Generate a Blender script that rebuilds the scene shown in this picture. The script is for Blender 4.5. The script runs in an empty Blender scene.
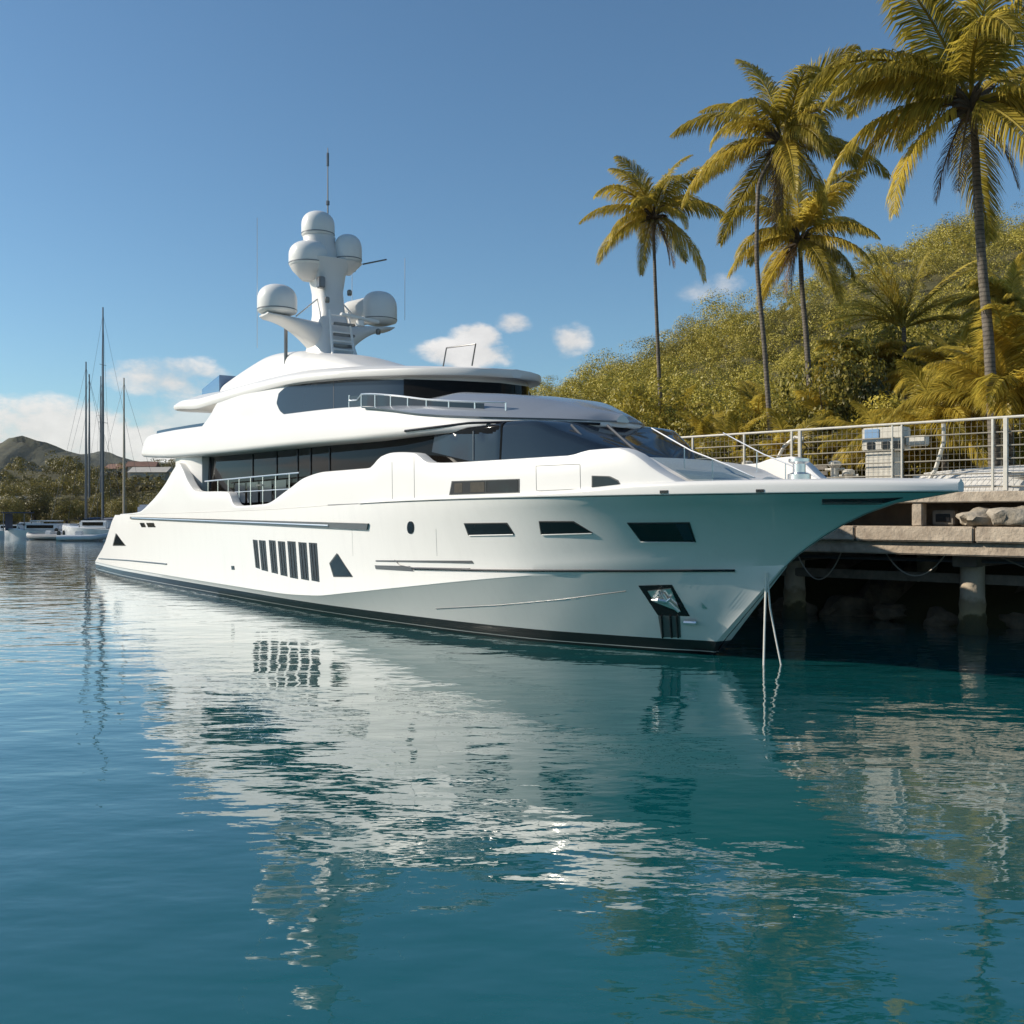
import bpy, bmesh, math, random
import numpy as np
from mathutils import Vector, Matrix
from mathutils.bvhtree import BVHTree
R = math.radians
random.seed(7); rng = np.random.default_rng(7)
scene = bpy.context.scene
COL = scene.collection

# ---------------------------------------------------------------- camera
CAM_H = 3.0; FPX = 1000.0; CXP = 512.0; HZP = 516.0
cam = bpy.data.cameras.new("camera"); camo = bpy.data.objects.new("camera", cam); COL.objects.link(camo)
cam.sensor_width = 36.0; cam.lens = 36.0 * FPX / 1024.0
cam.shift_y = (HZP - 512.0) / 1024.0
cam.clip_start = 0.1; cam.clip_end = 20000
camo.location = (0, 0, CAM_H); camo.rotation_euler = (R(90), 0, 0)
scene.camera = camo

# ---------------------------------------------------------------- sun, sky, exposure
SUN = Vector((-0.86, 0.06, 0.47)).normalized()
EL = math.asin(SUN.z); AZ = math.atan2(SUN.x, SUN.y)      # azimuth from +Y towards +X
sl = bpy.data.lights.new("sun", 'SUN'); so = bpy.data.objects.new("sun", sl); COL.objects.link(so)
sl.energy = 5.0; sl.angle = R(0.5); sl.color = (1.0, 0.91, 0.78)
so.rotation_euler = SUN.to_track_quat('Z', 'Y').to_euler(); so.location = (-60, -10, 60)

scene.cycles.caustics_reflective = False; scene.cycles.caustics_refractive = False
vs = scene.view_settings
vs.view_transform = 'Standard'; vs.look = 'None'; vs.exposure = 0.16; vs.gamma = 1.0; vs.use_curve_mapping = False

def nd(nt, typ, **kw):
    n = nt.nodes.new(typ)
    for k, v in kw.items():
        if k.startswith('i_'):
            key = k[2:]
            key = int(key) if key.isdigit() else key.replace('_', ' ')
            n.inputs[key].default_value = v
        else: setattr(n, k, v)
    return n
def mth(nt, op, a, b=None, c=None, clamp=False):
    n = nt.nodes.new('ShaderNodeMath'); n.operation = op; n.use_clamp = clamp
    for i, x in enumerate((a, b, c)):
        if x is None: continue
        if isinstance(x, (int, float)): n.inputs[i].default_value = x
        else: nt.links.new(x, n.inputs[i])
    return n.outputs[0]

world = bpy.data.worlds.new("World"); scene.world = world; world.use_nodes = True
nt = world.node_tree; nt.nodes.clear()
sky = nd(nt, 'ShaderNodeTexSky', sky_type='NISHITA', sun_disc=False, sun_elevation=EL, sun_rotation=AZ,
         altitude=0.0, air_density=1.0, dust_density=0.35, ozone_density=2.6)
tc = nd(nt, 'ShaderNodeTexCoord'); sep = nd(nt, 'ShaderNodeSeparateXYZ'); nt.links.new(tc.outputs['Generated'], sep.inputs[0])
X, Y, Z = sep.outputs
az = mth(nt, 'ARCTAN2', X, Y); el = mth(nt, 'ARCSINE', Z)
nz = nd(nt, 'ShaderNodeTexNoise', i_Scale=11.0, i_Detail=10.0, i_Roughness=0.60)
mp = nd(nt, 'ShaderNodeMapping'); mp.inputs['Scale'].default_value = (1, 1, 1.8)
nt.links.new(tc.outputs['Generated'], mp.inputs[0]); nt.links.new(mp.outputs[0], nz.inputs[0])
nzc = mth(nt, 'MULTIPLY', mth(nt, 'SUBTRACT', nz.outputs[0], 0.48), 5.2)
# cloud banks: azimuth, elevation, half-width, half-height (radians), density
CLOUDS = [(-0.46, 0.062, 0.24, 0.042, 1.0), (-0.43, 0.078, 0.09, 0.030, 1.0), (-0.33, 0.128, 0.060, 0.022, .9), (-0.30, 0.085, 0.10, 0.035, .6),
          (-0.045, 0.160, 0.050, 0.014, .95), (-0.032, 0.176, 0.026, 0.014, .9), (0.002, 0.190, 0.020, 0.012, .8), (0.058, 0.172, 0.024, 0.019, .85), (0.185, 0.220, 0.03, 0.014, .55), (0.212, 0.222, 0.022, 0.014, .6),
          (-1.3, 0.09, 0.45, 0.05, .9), (0.9, 0.10, 0.30, 0.05, .8), (2.2, 0.12, 0.5, 0.06, .9), (-2.4, 0.10, 0.4, 0.05, .9)]
acc = None
for (a0, e0, ra, re, den) in CLOUDS:
    da = mth(nt, 'DIVIDE', mth(nt, 'SUBTRACT', az, a0), ra); de = mth(nt, 'DIVIDE', mth(nt, 'SUBTRACT', el, e0), re)
    r2 = mth(nt, 'ADD', mth(nt, 'MULTIPLY', da, da), mth(nt, 'MULTIPLY', de, de))
    m = mth(nt, 'ADD', mth(nt, 'SUBTRACT', 1.0, r2), nzc)
    m = mth(nt, 'MULTIPLY', m, 1.0 * den, clamp=True)
    m = mth(nt, 'MINIMUM', m, den)
    acc = m if acc is None else mth(nt, 'MAXIMUM', acc, m)
mr = nd(nt, 'ShaderNodeMapRange', interpolation_type='SMOOTHSTEP'); nt.links.new(acc, mr.inputs[0]); mr.inputs[4].default_value = 0.85
skm = nd(nt, 'ShaderNodeMix', data_type='RGBA'); nt.links.new(mr.outputs[0], skm.inputs[0])
grd = nd(nt, 'ShaderNodeMix', data_type='RGBA', blend_type='MULTIPLY', i_0=1.0); nt.links.new(sky.outputs[0], grd.inputs[6])
grd.inputs[7].default_value = (0.77, 0.97, 1.02, 1)
nt.links.new(grd.outputs[2], skm.inputs[6])
cr = nd(nt, 'ShaderNodeMapRange'); nt.links.new(nz.outputs[0], cr.inputs[0]); cr.inputs[1].default_value = .35; cr.inputs[2].default_value = .7; cr.inputs[3].default_value = 5.8; cr.inputs[4].default_value = 8.6
ccol = nd(nt, 'ShaderNodeMix', data_type='RGBA', blend_type='MULTIPLY', i_0=1.0)
ccol.inputs[6].default_value = (1.0, 0.95, 0.90, 1); nt.links.new(cr.outputs[0], ccol.inputs[7]); nt.links.new(ccol.outputs[2], skm.inputs[7])
bg = nd(nt, 'ShaderNodeBackground', i_Strength=0.108); wo = nd(nt, 'ShaderNodeOutputWorld')
nt.links.new(skm.outputs[2], bg.inputs[0]); nt.links.new(bg.outputs[0], wo.inputs[0])

# ---------------------------------------------------------------- materials
def mat(name, col, rough=.5, metal=0., spec=.5, coat=0., var=0., vscale=2., bump=0., bscale=10., col2=None, ior=None):
    m = bpy.data.materials.new(name); m.use_nodes = True; t = m.node_tree
    b = t.nodes['Principled BSDF']
    b.inputs['Base Color'].default_value = (*col, 1); b.inputs['Roughness'].default_value = rough
    b.inputs['Metallic'].default_value = metal; b.inputs['Specular IOR Level'].default_value = spec
    b.inputs['Coat Weight'].default_value = coat; b.inputs['Coat Roughness'].default_value = .06
    if ior: b.inputs['IOR'].default_value = ior
    if var or col2:
        tcn = nd(t, 'ShaderNodeTexCoord'); n = nd(t, 'ShaderNodeTexNoise', i_Scale=vscale, i_Detail=6.0, i_Roughness=.62)
        t.links.new(tcn.outputs['Object'], n.inputs[0])
        rp = nd(t, 'ShaderNodeMapRange'); t.links.new(n.outputs[0], rp.inputs[0]); rp.inputs[1].default_value = .3; rp.inputs[2].default_value = .7
        mx = nd(t, 'ShaderNodeMix', data_type='RGBA'); t.links.new(rp.outputs[0], mx.inputs[0])
        c2 = col2 if col2 else tuple(c * (1 - var) for c in col)
        mx.inputs[6].default_value = (*col, 1); mx.inputs[7].default_value = (*c2, 1)
        t.links.new(mx.outputs[2], b.inputs['Base Color'])
    if bump:
        tcn = nd(t, 'ShaderNodeTexCoord'); n = nd(t, 'ShaderNodeTexNoise', i_Scale=bscale, i_Detail=6.0, i_Roughness=.6)
        t.links.new(tcn.outputs['Object'], n.inputs[0])
        bp = nd(t, 'ShaderNodeBump', i_Strength=1.0, i_Distance=bump); t.links.new(n.outputs[0], bp.inputs['Height']); t.links.new(bp.outputs[0], b.inputs['Normal'])
    return m
M = {}
M['white'] = mat('white_gelcoat', (.71, .695, .67), .42, coat=.12, var=.04, vscale=.6, bump=.003, bscale=.8)
M['deck'] = mat('teak_deck', (.30, .20, .12), .6, var=.3, vscale=6)
M['glass'] = mat('tinted_glass', (.008, .007, .006), .04, spec=.08)
M['blueglass'] = mat('blue_tinted_glass', (.018, .029, .045), .05, spec=.45)
M['black'] = mat('black_trim', (.012, .012, .013), .25)
M['grey'] = mat('grey_trim', (.16, .16, .16), .3, metal=.6)
M['chrome'] = mat('polished_steel', (.80, .79, .77), .28, metal=1.0)
M['dome'] = mat('radome_plastic', (.78, .77, .74), .35, var=.04, vscale=2)
M['conc'] = mat('weathered_concrete', (.56, .47, .36), .9, bump=.04, bscale=7, col2=(.30, .24, .18), vscale=2.2)
M['darkconc'] = mat('shade_toned_concrete', (.20, .17, .13), .7, bump=.03, bscale=5, col2=(.10, .085, .07), vscale=1.5)  # concrete with the shade under the deck put into its colour
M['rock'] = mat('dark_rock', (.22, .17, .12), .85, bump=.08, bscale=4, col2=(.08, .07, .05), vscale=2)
M['paleRock'] = mat('pale_rubble', (.42, .37, .30), .9, bump=.04, bscale=8, col2=(.28, .24, .18), vscale=5)
M['fence'] = mat('white_painted_steel', (.70, .66, .57), .45, var=.25, vscale=5)
M['wire'] = mat('galvanised_wire', (.34, .31, .25), .45, metal=.3)
m = mat('pile_concrete', (.50, .42, .32), .9, bump=.04, bscale=7); M['pile'] = m; t = m.node_tree
g = nd(t, 'ShaderNodeNewGeometry'); s_ = nd(t, 'ShaderNodeSeparateXYZ'); t.links.new(g.outputs['Position'], s_.inputs[0]); n = nd(t, 'ShaderNodeTexNoise', i_Scale=3.0, i_Detail=6.0); t.links.new(g.outputs['Position'], n.inputs[0])
ramp = nd(t, 'ShaderNodeValToRGB'); e = ramp.color_ramp.elements; e[0].position = .06; e[0].color = (.05, .05, .025, 1); e[1].position = .95; e[1].color = (.52, .44, .34, 1)
for p_, c_ in ((.20, (.09, .075, .03, 1)), (.26, (.34, .27, .15, 1)), (.42, (.26, .20, .12, 1)), (.50, (.46, .38, .28, 1))): q_ = e.new(p_); q_.color = c_
t.links.new(mth(t, 'ADD', mth(t, 'DIVIDE', s_.outputs[2], 2.0), mth(t, 'MULTIPLY', mth(t, 'SUBTRACT', n.outputs[0], .5), .35)), ramp.inputs[0]); t.links.new(ramp.outputs[0], t.nodes['Principled BSDF'].inputs['Base Color'])
M['timber'] = mat('grey_timber', (.24, .21, .17), .8, var=.4, vscale=5)
M['trunk'] = mat('palm_bark', (.19, .16, .125), .85, bump=.03, bscale=9, col2=(.09, .075, .06), vscale=4)
M['coconut'] = mat('green_coconut', (.20, .17, .04), .45, var=.5, vscale=3)
M['bark'] = mat('brown_bark', (.10, .075, .05), .9, var=.4, vscale=5)
M['canvas'] = mat('pale_canvas', (.62, .60, .56), .7, var=.1, vscale=4, bump=.01, bscale=5)
M['blue'] = mat('navy_canvas', (.02, .045, .10), .6)
M['bluescreen'] = mat('pale_blue_panel', (.22, .36, .55), .3)
M['canvasdark'] = mat('brown_curtain', (.055, .042, .028), .12, var=.4, vscale=9)
M['portglass'] = mat('port_glass', (.010, .012, .014), .03, spec=.5)
M['paleglass'] = mat('pale_blue_glass', (.10, .20, .34), .08, spec=.6)
M['frame'] = mat('window_frame', (.07, .07, .07), .35, metal=.5)
M['rubber'] = mat('grey_rubber', (.30, .30, .30), .55, var=.2, vscale=3)
M['alu'] = mat('mast_aluminium', (.10, .11, .13), .35, metal=.4)
M['palemast'] = mat('pale_spar', (.45, .38, .28), .5)
M['boatwhite'] = mat('boat_white', (.74, .74, .74), .35, var=.2, vscale=1)
M['rope'] = mat('white_rope', (.72, .70, .64), .8, bump=.004, bscale=60)
M['wall'] = mat('pale_plaster', (.48, .45, .40), .85, var=.15, vscale=.6)
M['roof'] = mat('clay_roof', (.24, .13, .09), .85, var=.3, vscale=1)
M['soil'] = mat('dry_ground', (.085, .072, .022), .95, bump=.08, bscale=1.2, col2=(.045, .045, .014), vscale=.25)
M['sand'] = mat('shore_stone', (.20, .17, .13), .95, bump=.08, bscale=1.2, col2=(.11, .09, .07), vscale=.5)

# hull: white topsides, black boot band with a fine white line in it
m = mat('hull_paint', (.82, .80, .77), .36, coat=.25, bump=.004, bscale=.55); M['hull'] = m; t = m.node_tree
g = nd(t, 'ShaderNodeNewGeometry'); s_ = nd(t, 'ShaderNodeSeparateXYZ'); t.links.new(g.outputs['Position'], s_.inputs[0])
ramp = nd(t, 'ShaderNodeValToRGB'); ramp.color_ramp.interpolation = 'CONSTANT'
e = ramp.color_ramp.elements; e[0].position = 0; e[0].color = (.012, .012, .014, 1); e[1].position = .60; e[1].color = (.82, .80, .77, 1)
for p_, c_ in ((.12, (.62, .60, .57, 1)), (.155, (.012, .012, .014, 1)), (.38, (.012, .012, .014, 1))):
    q_ = e.new(p_); q_.color = c_
t.links.new(mth(t, 'DIVIDE', s_.outputs[2], .55), ramp.inputs[0])
tcn = nd(t, 'ShaderNodeMapping'); tcn.inputs['Scale'].default_value = (2.2, 2.2, .14); t.links.new(g.outputs['Position'], tcn.inputs[0])
sn = nd(t, 'ShaderNodeTexNoise', i_Scale=1.6, i_Detail=7.0, i_Roughness=.7); t.links.new(tcn.outputs[0], sn.inputs[0])
sr = nd(t, 'ShaderNodeMapRange'); t.links.new(sn.outputs[0], sr.inputs[0]); sr.inputs[1].default_value = .48; sr.inputs[2].default_value = .78; sr.inputs[3].default_value = 1.0; sr.inputs[4].default_value = .95
sm = nd(t, 'ShaderNodeMix', data_type='RGBA', blend_type='MULTIPLY', i_0=1.0); t.links.new(ramp.outputs[0], sm.inputs[6]); t.links.new(sr.outputs[0], sm.inputs[7])
t.links.new(sm.outputs[2], t.nodes['Principled BSDF'].inputs['Base Color'])

t = M['trunk'].node_tree; b_ = t.nodes['Principled BSDF']; wv = nd(t, 'ShaderNodeTexWave', wave_type='BANDS', bands_direction='Z', i_Scale=2.2, i_Distortion=1.2, i_Detail=3.0); tcn = nd(t, 'ShaderNodeTexCoord'); t.links.new(tcn.outputs['Object'], wv.inputs[0])
wr = nd(t, 'ShaderNodeMapRange'); t.links.new(wv.outputs[1], wr.inputs[0]); wr.inputs[1].default_value = .0; wr.inputs[2].default_value = .35; wr.inputs[3].default_value = .45; wr.inputs[4].default_value = 1.0
wx = nd(t, 'ShaderNodeMix', data_type='RGBA', blend_type='MULTIPLY', i_0=1.0); lk = b_.inputs['Base Color'].links[0].from_socket; t.links.new(lk, wx.inputs[6]); t.links.new(wr.outputs[0], wx.inputs[7]); t.links.new(wx.outputs[2], b_.inputs['Base Color'])
def leafmat(name, c1, c2, trans=.35, vs=.8, rough=.5, wn=.7, wi=.55, lo=.3, hi=1.0):
    m = bpy.data.materials.new(name); m.use_nodes = True; t = m.node_tree; b = t.nodes['Principled BSDF']
    tcn = nd(t, 'ShaderNodeNewGeometry'); oi = nd(t, 'ShaderNodeObjectInfo')
    n = nd(t, 'ShaderNodeTexNoise', i_Scale=vs, i_Detail=3.0); t.links.new(tcn.outputs['Position'], n.inputs[0])
    f = mth(t, 'ADD', mth(t, 'MULTIPLY', n.outputs[0], wn), mth(t, 'MULTIPLY', tcn.outputs['Random Per Island'], wi))
    f = mth(t, 'ADD', f, mth(t, 'MULTIPLY', mth(t, 'SUBTRACT', oi.outputs['Random'], .4), .42))
    rp = nd(t, 'ShaderNodeMapRange'); t.links.new(f, rp.inputs[0]); rp.inputs[1].default_value = lo; rp.inputs[2].default_value = hi
    mx = nd(t, 'ShaderNodeMix', data_type='RGBA'); t.links.new(rp.outputs[0], mx.inputs[0]); mx.inputs[6].default_value = (*c1, 1); mx.inputs[7].default_value = (*c2, 1)
    t.links.new(mx.outputs[2], b.inputs['Base Color']); b.inputs['Roughness'].default_value = rough; b.inputs['Specular IOR Level'].default_value = .35
    tr = nd(t, 'ShaderNodeBsdfTranslucent'); t.links.new(mx.outputs[2], tr.inputs[0])
    ms = nd(t, 'ShaderNodeMixShader', i_0=trans); t.links.new(b.outputs[0], ms.inputs[1]); t.links.new(tr.outputs[0], ms.inputs[2])
    t.links.new(ms.outputs[0], t.nodes['Material Output'].inputs[0])
    return m
M['frond'] = leafmat('palm_leaflets', (.21, .175, .020), (.70, .54, .095), .55, 1.2, .40)
M['leaf'] = leafmat('shrub_leaves', (.040, .046, .008), (.50, .40, .055), .28, .4, .5, .9, .3, .3, .95)
M['wood'] = leafmat('hillside_leaves', (.022, .027, .005), (.42, .345, .048), .12, .075, .5, 1.5, .2, .52, 1.05)
M['farwood'] = leafmat('far_leaves', (.09, .078, .016), (.34, .275, .055), .22, .05)

# ---------------------------------------------------------------- mesh helpers
class MB:
    def __init__(s): s.v = []; s.f = []
    def add(s, vs_, fs):
        o = len(s.v); s.v += [tuple(p) for p in vs_]; s.f += [tuple(i + o for i in f) for f in fs]; return s
    def box(s, c, size, rot=None, bev=0.):
        bm = bmesh.new(); bmesh.ops.create_cube(bm, size=1)
        for v in bm.verts: v.co = Vector((v.co.x * size[0], v.co.y * size[1], v.co.z * size[2]))
        if bev: bmesh.ops.bevel(bm, geom=bm.edges[:], offset=bev, segments=2, affect='EDGES')
        mt = Matrix.Translation(Vector(c)) @ (rot.to_4x4() if rot else Matrix())
        bm.verts.index_update()
        s.add([mt @ v.co for v in bm.verts], [[v.index for v in f.verts] for f in bm.faces]); bm.free(); return s
    def tube(s, pts, rad, n=8, caps=True):
        pts = [Vector(p) for p in pts]; k = len(pts)
        rad = [rad] * k if isinstance(rad, (int, float)) else list(rad)
        vs_ = []; fs = []; up = None
        for i, p in enumerate(pts):
            d = (pts[min(i + 1, k - 1)] - pts[max(i - 1, 0)]).normalized()
            if up is None: up = Vector((0, 0, 1)) if abs(d.z) < .9 else Vector((1, 0, 0))
            a_ = d.cross(up).normalized(); b_ = a_.cross(d).normalized(); up = b_
            for j in range(n):
                th = 2 * math.pi * j / n; vs_.append(p + (a_ * math.cos(th) + b_ * math.sin(th)) * rad[i])
        for i in range(k - 1):
            for j in range(n):
                fs.append((i * n + j, i * n + (j + 1) % n, (i + 1) * n + (j + 1) % n, (i + 1) * n + j))
        if caps: fs += [tuple(range(n - 1, -1, -1)), tuple(range((k - 1) * n, k * n))]
        return s.add(vs_, fs)
    def lathe(s, prof, c, n=28, axis=None):
        q = Vector(axis).to_track_quat('Z', 'Y') if axis else None
        vs_ = []; fs = []
        for (r, z) in prof:
            for j in range(n):
                th = 2 * math.pi * j / n; p = Vector((r * math.cos(th), r * math.sin(th), z))
                vs_.append(Vector(c) + (q @ p if q else p))
        for i in range(len(prof) - 1):
            for j in range(n): fs.append((i * n + j, i * n + (j + 1) % n, (i + 1) * n + (j + 1) % n, (i + 1) * n + j))
        fs += [tuple(range(n - 1, -1, -1)), tuple(range((len(prof) - 1) * n, len(prof) * n))]
        return s.add(vs_, fs)
    def grid(s, rows, close=False):
        w = len(rows[0]); vs_ = [p for r in rows for p in r]; fs = []
        for i in range(len(rows) - 1):
            for j in range(w if close else w - 1):
                k = (j + 1) % w; fs.append((i * w + j, i * w + k, (i + 1) * w + k, (i + 1) * w + j))
        return s.add(vs_, fs)
    def prism(s, poly, nrm, th):   # closed polygon of 3-D points, thickened along nrm
        nrm = Vector(nrm).normalized() * th; k = len(poly); a_ = [Vector(p) for p in poly]; b_ = [p + nrm for p in a_]
        return s.add(a_ + b_, [tuple(range(k - 1, -1, -1)), tuple(range(k, 2 * k))] + [(i, (i + 1) % k, k + (i + 1) % k, k + i) for i in range(k)])
    def build(s, name, material, parent=None, smooth=35, world=True, fix=True):
        me = bpy.data.meshes.new(name)
        off = Vector(parent_loc(parent)) if (parent and world) else Vector((0, 0, 0))
        me.from_pydata([tuple(Vector(p) - off) for p in s.v], [], s.f)
        if fix:
            bm = bmesh.new(); bm.from_mesh(me); bmesh.ops.remove_doubles(bm, verts=bm.verts[:], dist=1e-5)
            bmesh.ops.recalc_face_normals(bm, faces=bm.faces[:]); bm.to_mesh(me); bm.free()
        if smooth:
            me.polygons.foreach_set('use_smooth', [True] * len(me.polygons)); me.set_sharp_from_angle(angle=R(smooth))
        me.materials.append(material); o = bpy.data.objects.new(name, me); COL.objects.link(o)
        if parent: o.parent = parent
        return o
def parent_loc(p):
    l = Vector(p.location)
    while p.parent: p = p.parent; l += Vector(p.location)
    return l
def tag(o, label=None, cat=None, group=None, kind=None):
    for k, v in (('label', label), ('category', cat), ('group', group), ('kind', kind)):
        if v: o[k] = v
    return o
def thing(name, label, cat, loc=(0, 0, 0), rz=0, group=None):
    o = bpy.data.objects.new(name, None); COL.objects.link(o); o.location = loc; o.rotation_euler = (0, 0, rz); o.empty_display_size = .3
    return tag(o, label, cat, group)
def fast_mesh(name, verts, quads, material, parent=None, smooth=False, tri=False):
    me = bpy.data.meshes.new(name); nf = len(quads); k = quads.shape[1]
    me.vertices.add(len(verts)); me.vertices.foreach_set('co', np.ascontiguousarray(verts, dtype=np.float32).ravel())
    me.loops.add(nf * k); me.loops.foreach_set('vertex_index', np.ascontiguousarray(quads, dtype=np.int32).ravel())
    me.polygons.add(nf); me.polygons.foreach_set('loop_start', np.arange(0, nf * k, k, dtype=np.int32))
    me.polygons.foreach_set('loop_total', np.full(nf, k, dtype=np.int32))
    me.update(); me.validate()
    if smooth: me.polygons.foreach_set('use_smooth', [True] * nf)
    me.materials.append(material); o = bpy.data.objects.new(name, me); COL.objects.link(o)
    if parent: o.parent = parent
    return o
def crv(pts):                                     # monotone cubic through points
    x = np.array([p[0] for p in pts], float); y = np.array([p[1] for p in pts], float); h = np.diff(x); d = np.diff(y) / h
    m_ = np.zeros(len(x)); m_[0] = d[0]; m_[-1] = d[-1]
    for i in range(1, len(x) - 1):
        if d[i - 1] * d[i] > 0:
            w1 = 2 * h[i] + h[i - 1]; w2 = h[i] + 2 * h[i - 1]; m_[i] = (w1 + w2) / (w1 / d[i - 1] + w2 / d[i])
    def f(q):
        q = min(max(q, x[0]), x[-1]); i = min(max(int(np.searchsorted(x, q)) - 1, 0), len(h) - 1); t_ = (q - x[i]) / h[i]
        return float((1 + 2 * t_) * (1 - t_) ** 2 * y[i] + t_ * (1 - t_) ** 2 * h[i] * m_[i] + t_ * t_ * (3 - 2 * t_) * y[i + 1] + t_ * t_ * (t_ - 1) * h[i] * m_[i + 1])
    return f
def ray(x, y): return Vector(((x - CXP) / FPX, 1.0, (HZP - y) / FPX))
def at(x, y, D): return Vector((0, 0, CAM_H)) + ray(x, y) * D

# ---------------------------------------------------------------- setting: water
S = 6000
w = MB().add([(-S, -S, 0), (S, -S, 0), (S, S, 0), (-S, S, 0)], [(0, 1, 2, 3)])
m = bpy.data.materials.new('sea_water'); m.use_nodes = True; t = m.node_tree; b = t.nodes['Principled BSDF']
b.inputs['Roughness'].default_value = .02; b.inputs['IOR'].default_value = 1.45; b.inputs['Specular IOR Level'].default_value = .6
ge = nd(t, 'ShaderNodeNewGeometry')
def noise(scale, detail=3., rough=.5, stretch=(1, 1, 1), rot=0):
    mpn = nd(t, 'ShaderNodeMapping'); mpn.inputs['Scale'].default_value = stretch; mpn.inputs['Rotation'].default_value = (0, 0, rot)
    t.links.new(ge.outputs['Position'], mpn.inputs[0])
    n = nd(t, 'ShaderNodeTexNoise', i_Scale=scale, i_Detail=detail, i_Roughness=rough); t.links.new(mpn.outputs[0], n.inputs[0]); return n.outputs[0]
n1 = noise(.48, 2., .5, (1, 1.4, 1), R(8)); n2 = noise(2.1, 3., .5, (1, 1.7, 1), R(-12)); n3 = noise(.12, 2.)
patch_ = nd(t, 'ShaderNodeMapRange'); t.links.new(n3, patch_.inputs[0]); patch_.inputs[1].default_value = .35; patch_.inputs[2].default_value = .65; patch_.inputs[3].default_value = .35; patch_.inputs[4].default_value = 1.0
h = mth(t, 'ADD', mth(t, 'MULTIPLY', n1, .034), mth(t, 'MULTIPLY', mth(t, 'ADD', mth(t, 'MULTIPLY', n2, .0062), mth(t, 'MULTIPLY', noise(6.5, 2., .5, (1, 1.8, 1), R(20)), .0010)), patch_.outputs[0]))
h = mth(t, 'ADD', h, mth(t, 'MULTIPLY', noise(1.15, 2., .5, (1, 2.0, 1), R(4)), .0105))
bp = nd(t, 'ShaderNodeBump', i_Strength=1.0, i_Distance=1.0); t.links.new(h, bp.inputs['Height']); t.links.new(bp.outputs[0], b.inputs['Normal'])
n4 = noise(.22, 5., .6)
mx = nd(t, 'ShaderNodeMix', data_type='RGBA'); t.links.new(n4, mx.inputs[0]); mx.inputs[6].default_value = (.001, .064, .078, 1); mx.inputs[7].default_value = (.006, .108, .108, 1)
t.links.new(mx.outputs[2], b.inputs['Base Color'])
frs = nd(t, 'ShaderNodeFresnel', i_IOR=1.40); t.links.new(bp.outputs[0], frs.inputs['Normal'])
gl = nd(t, 'ShaderNodeBsdfGlossy', i_Roughness=.015); gl.inputs[0].default_value = (1, 1, 1, 1); t.links.new(bp.outputs[0], gl.inputs['Normal'])
df = nd(t, 'ShaderNodeBsdfDiffuse'); t.links.new(mx.outputs[2], df.inputs[0])
wm_ = nd(t, 'ShaderNodeMixShader'); t.links.new(mth(t, 'MULTIPLY', mth(t, 'POWER', frs.outputs[0], .92), 1.38, clamp=True), wm_.inputs[0])
t.links.new(df.outputs[0], wm_.inputs[1]); t.links.new(gl.outputs[0], wm_.inputs[2]); t.links.new(wm_.outputs[0], t.nodes['Material Output'].inputs[0])
tag(w.build('water', m, smooth=0), kind='structure')

# ---------------------------------------------------------------- setting: land
RIDGE_Y = 205.0
ridge = crv([(-400, 12), (-160, 13), (-90, 11.5), (-60, 10), (-25, 15), (-3, 22), (6.6, 26), (17.6, 31), (28, 35.5), (38, 41), (50, 45.5), (62, 50), (72, 56), (88, 60.5), (103, 63), (150, 70), (260, 60), (420, 40)])
shore = crv([(-400, 150), (-80, 146), (-45, 144), (-25, 120), (-6, 62), (2, 42), (7, 37), (14, 31), (24, 22), (40, 10), (60, -6), (420, -60)])
z0f = crv([(-400, 1.0), (-45, 1.0), (-10, 2.2), (2, 3.3), (420, 3.3)])
def fbm(x, y):
    return (math.sin(x * .11 + 1.3) * math.cos(y * .09 + .4) + .5 * math.sin(x * .27 + y * .13) + .35 * math.cos(x * .19 - y * .31 + 2.))
def land(x, y):
    ys = shore(x); z0 = z0f(x)
    if y < ys: return z0 - 4.0 * min(1, (ys - y) / 4.0)
    y1 = max(ys + 18, 74 if x > 0 else ys + 12)
    k_ = min(1, max(0, (y - 39) / 33)); k_ = k_ * k_ * (3 - 2 * k_) * min(1, max(0, (x + 8) / 10)); z0 += 5.0 * k_
    if y < y1: return z0 + .12 * fbm(x, y)
    q = (y - y1) / (RIDGE_Y - y1); zr = (ridge(x) - 3.6 * min(1, max(0, (x + 30) / 25))) if y <= RIDGE_Y else (ridge(x) - 3.6 * min(1, max(0, (x + 30) / 25))) * max(0.2, 1 - (y - RIDGE_Y) / 260)
    q = min(1, q); f = q * q * (3 - 2 * q) * .55 + q * .45
    return z0 + (zr - z0) * f + fbm(x, y) * 1.1 * min(1, q * 3)
xs = list(np.arange(-400, 421, 5.0)); ysl = list(np.arange(-60, 20, 8.0)) + list(np.arange(20, 80, 2.0)) + list(np.arange(80, 420, 4.0))
g_ = MB().grid([[(x, y, land(x, y)) for x in xs] for y in ysl])
tag(g_.build('terrain', M['soil'], smooth=60), kind='structure')

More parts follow.
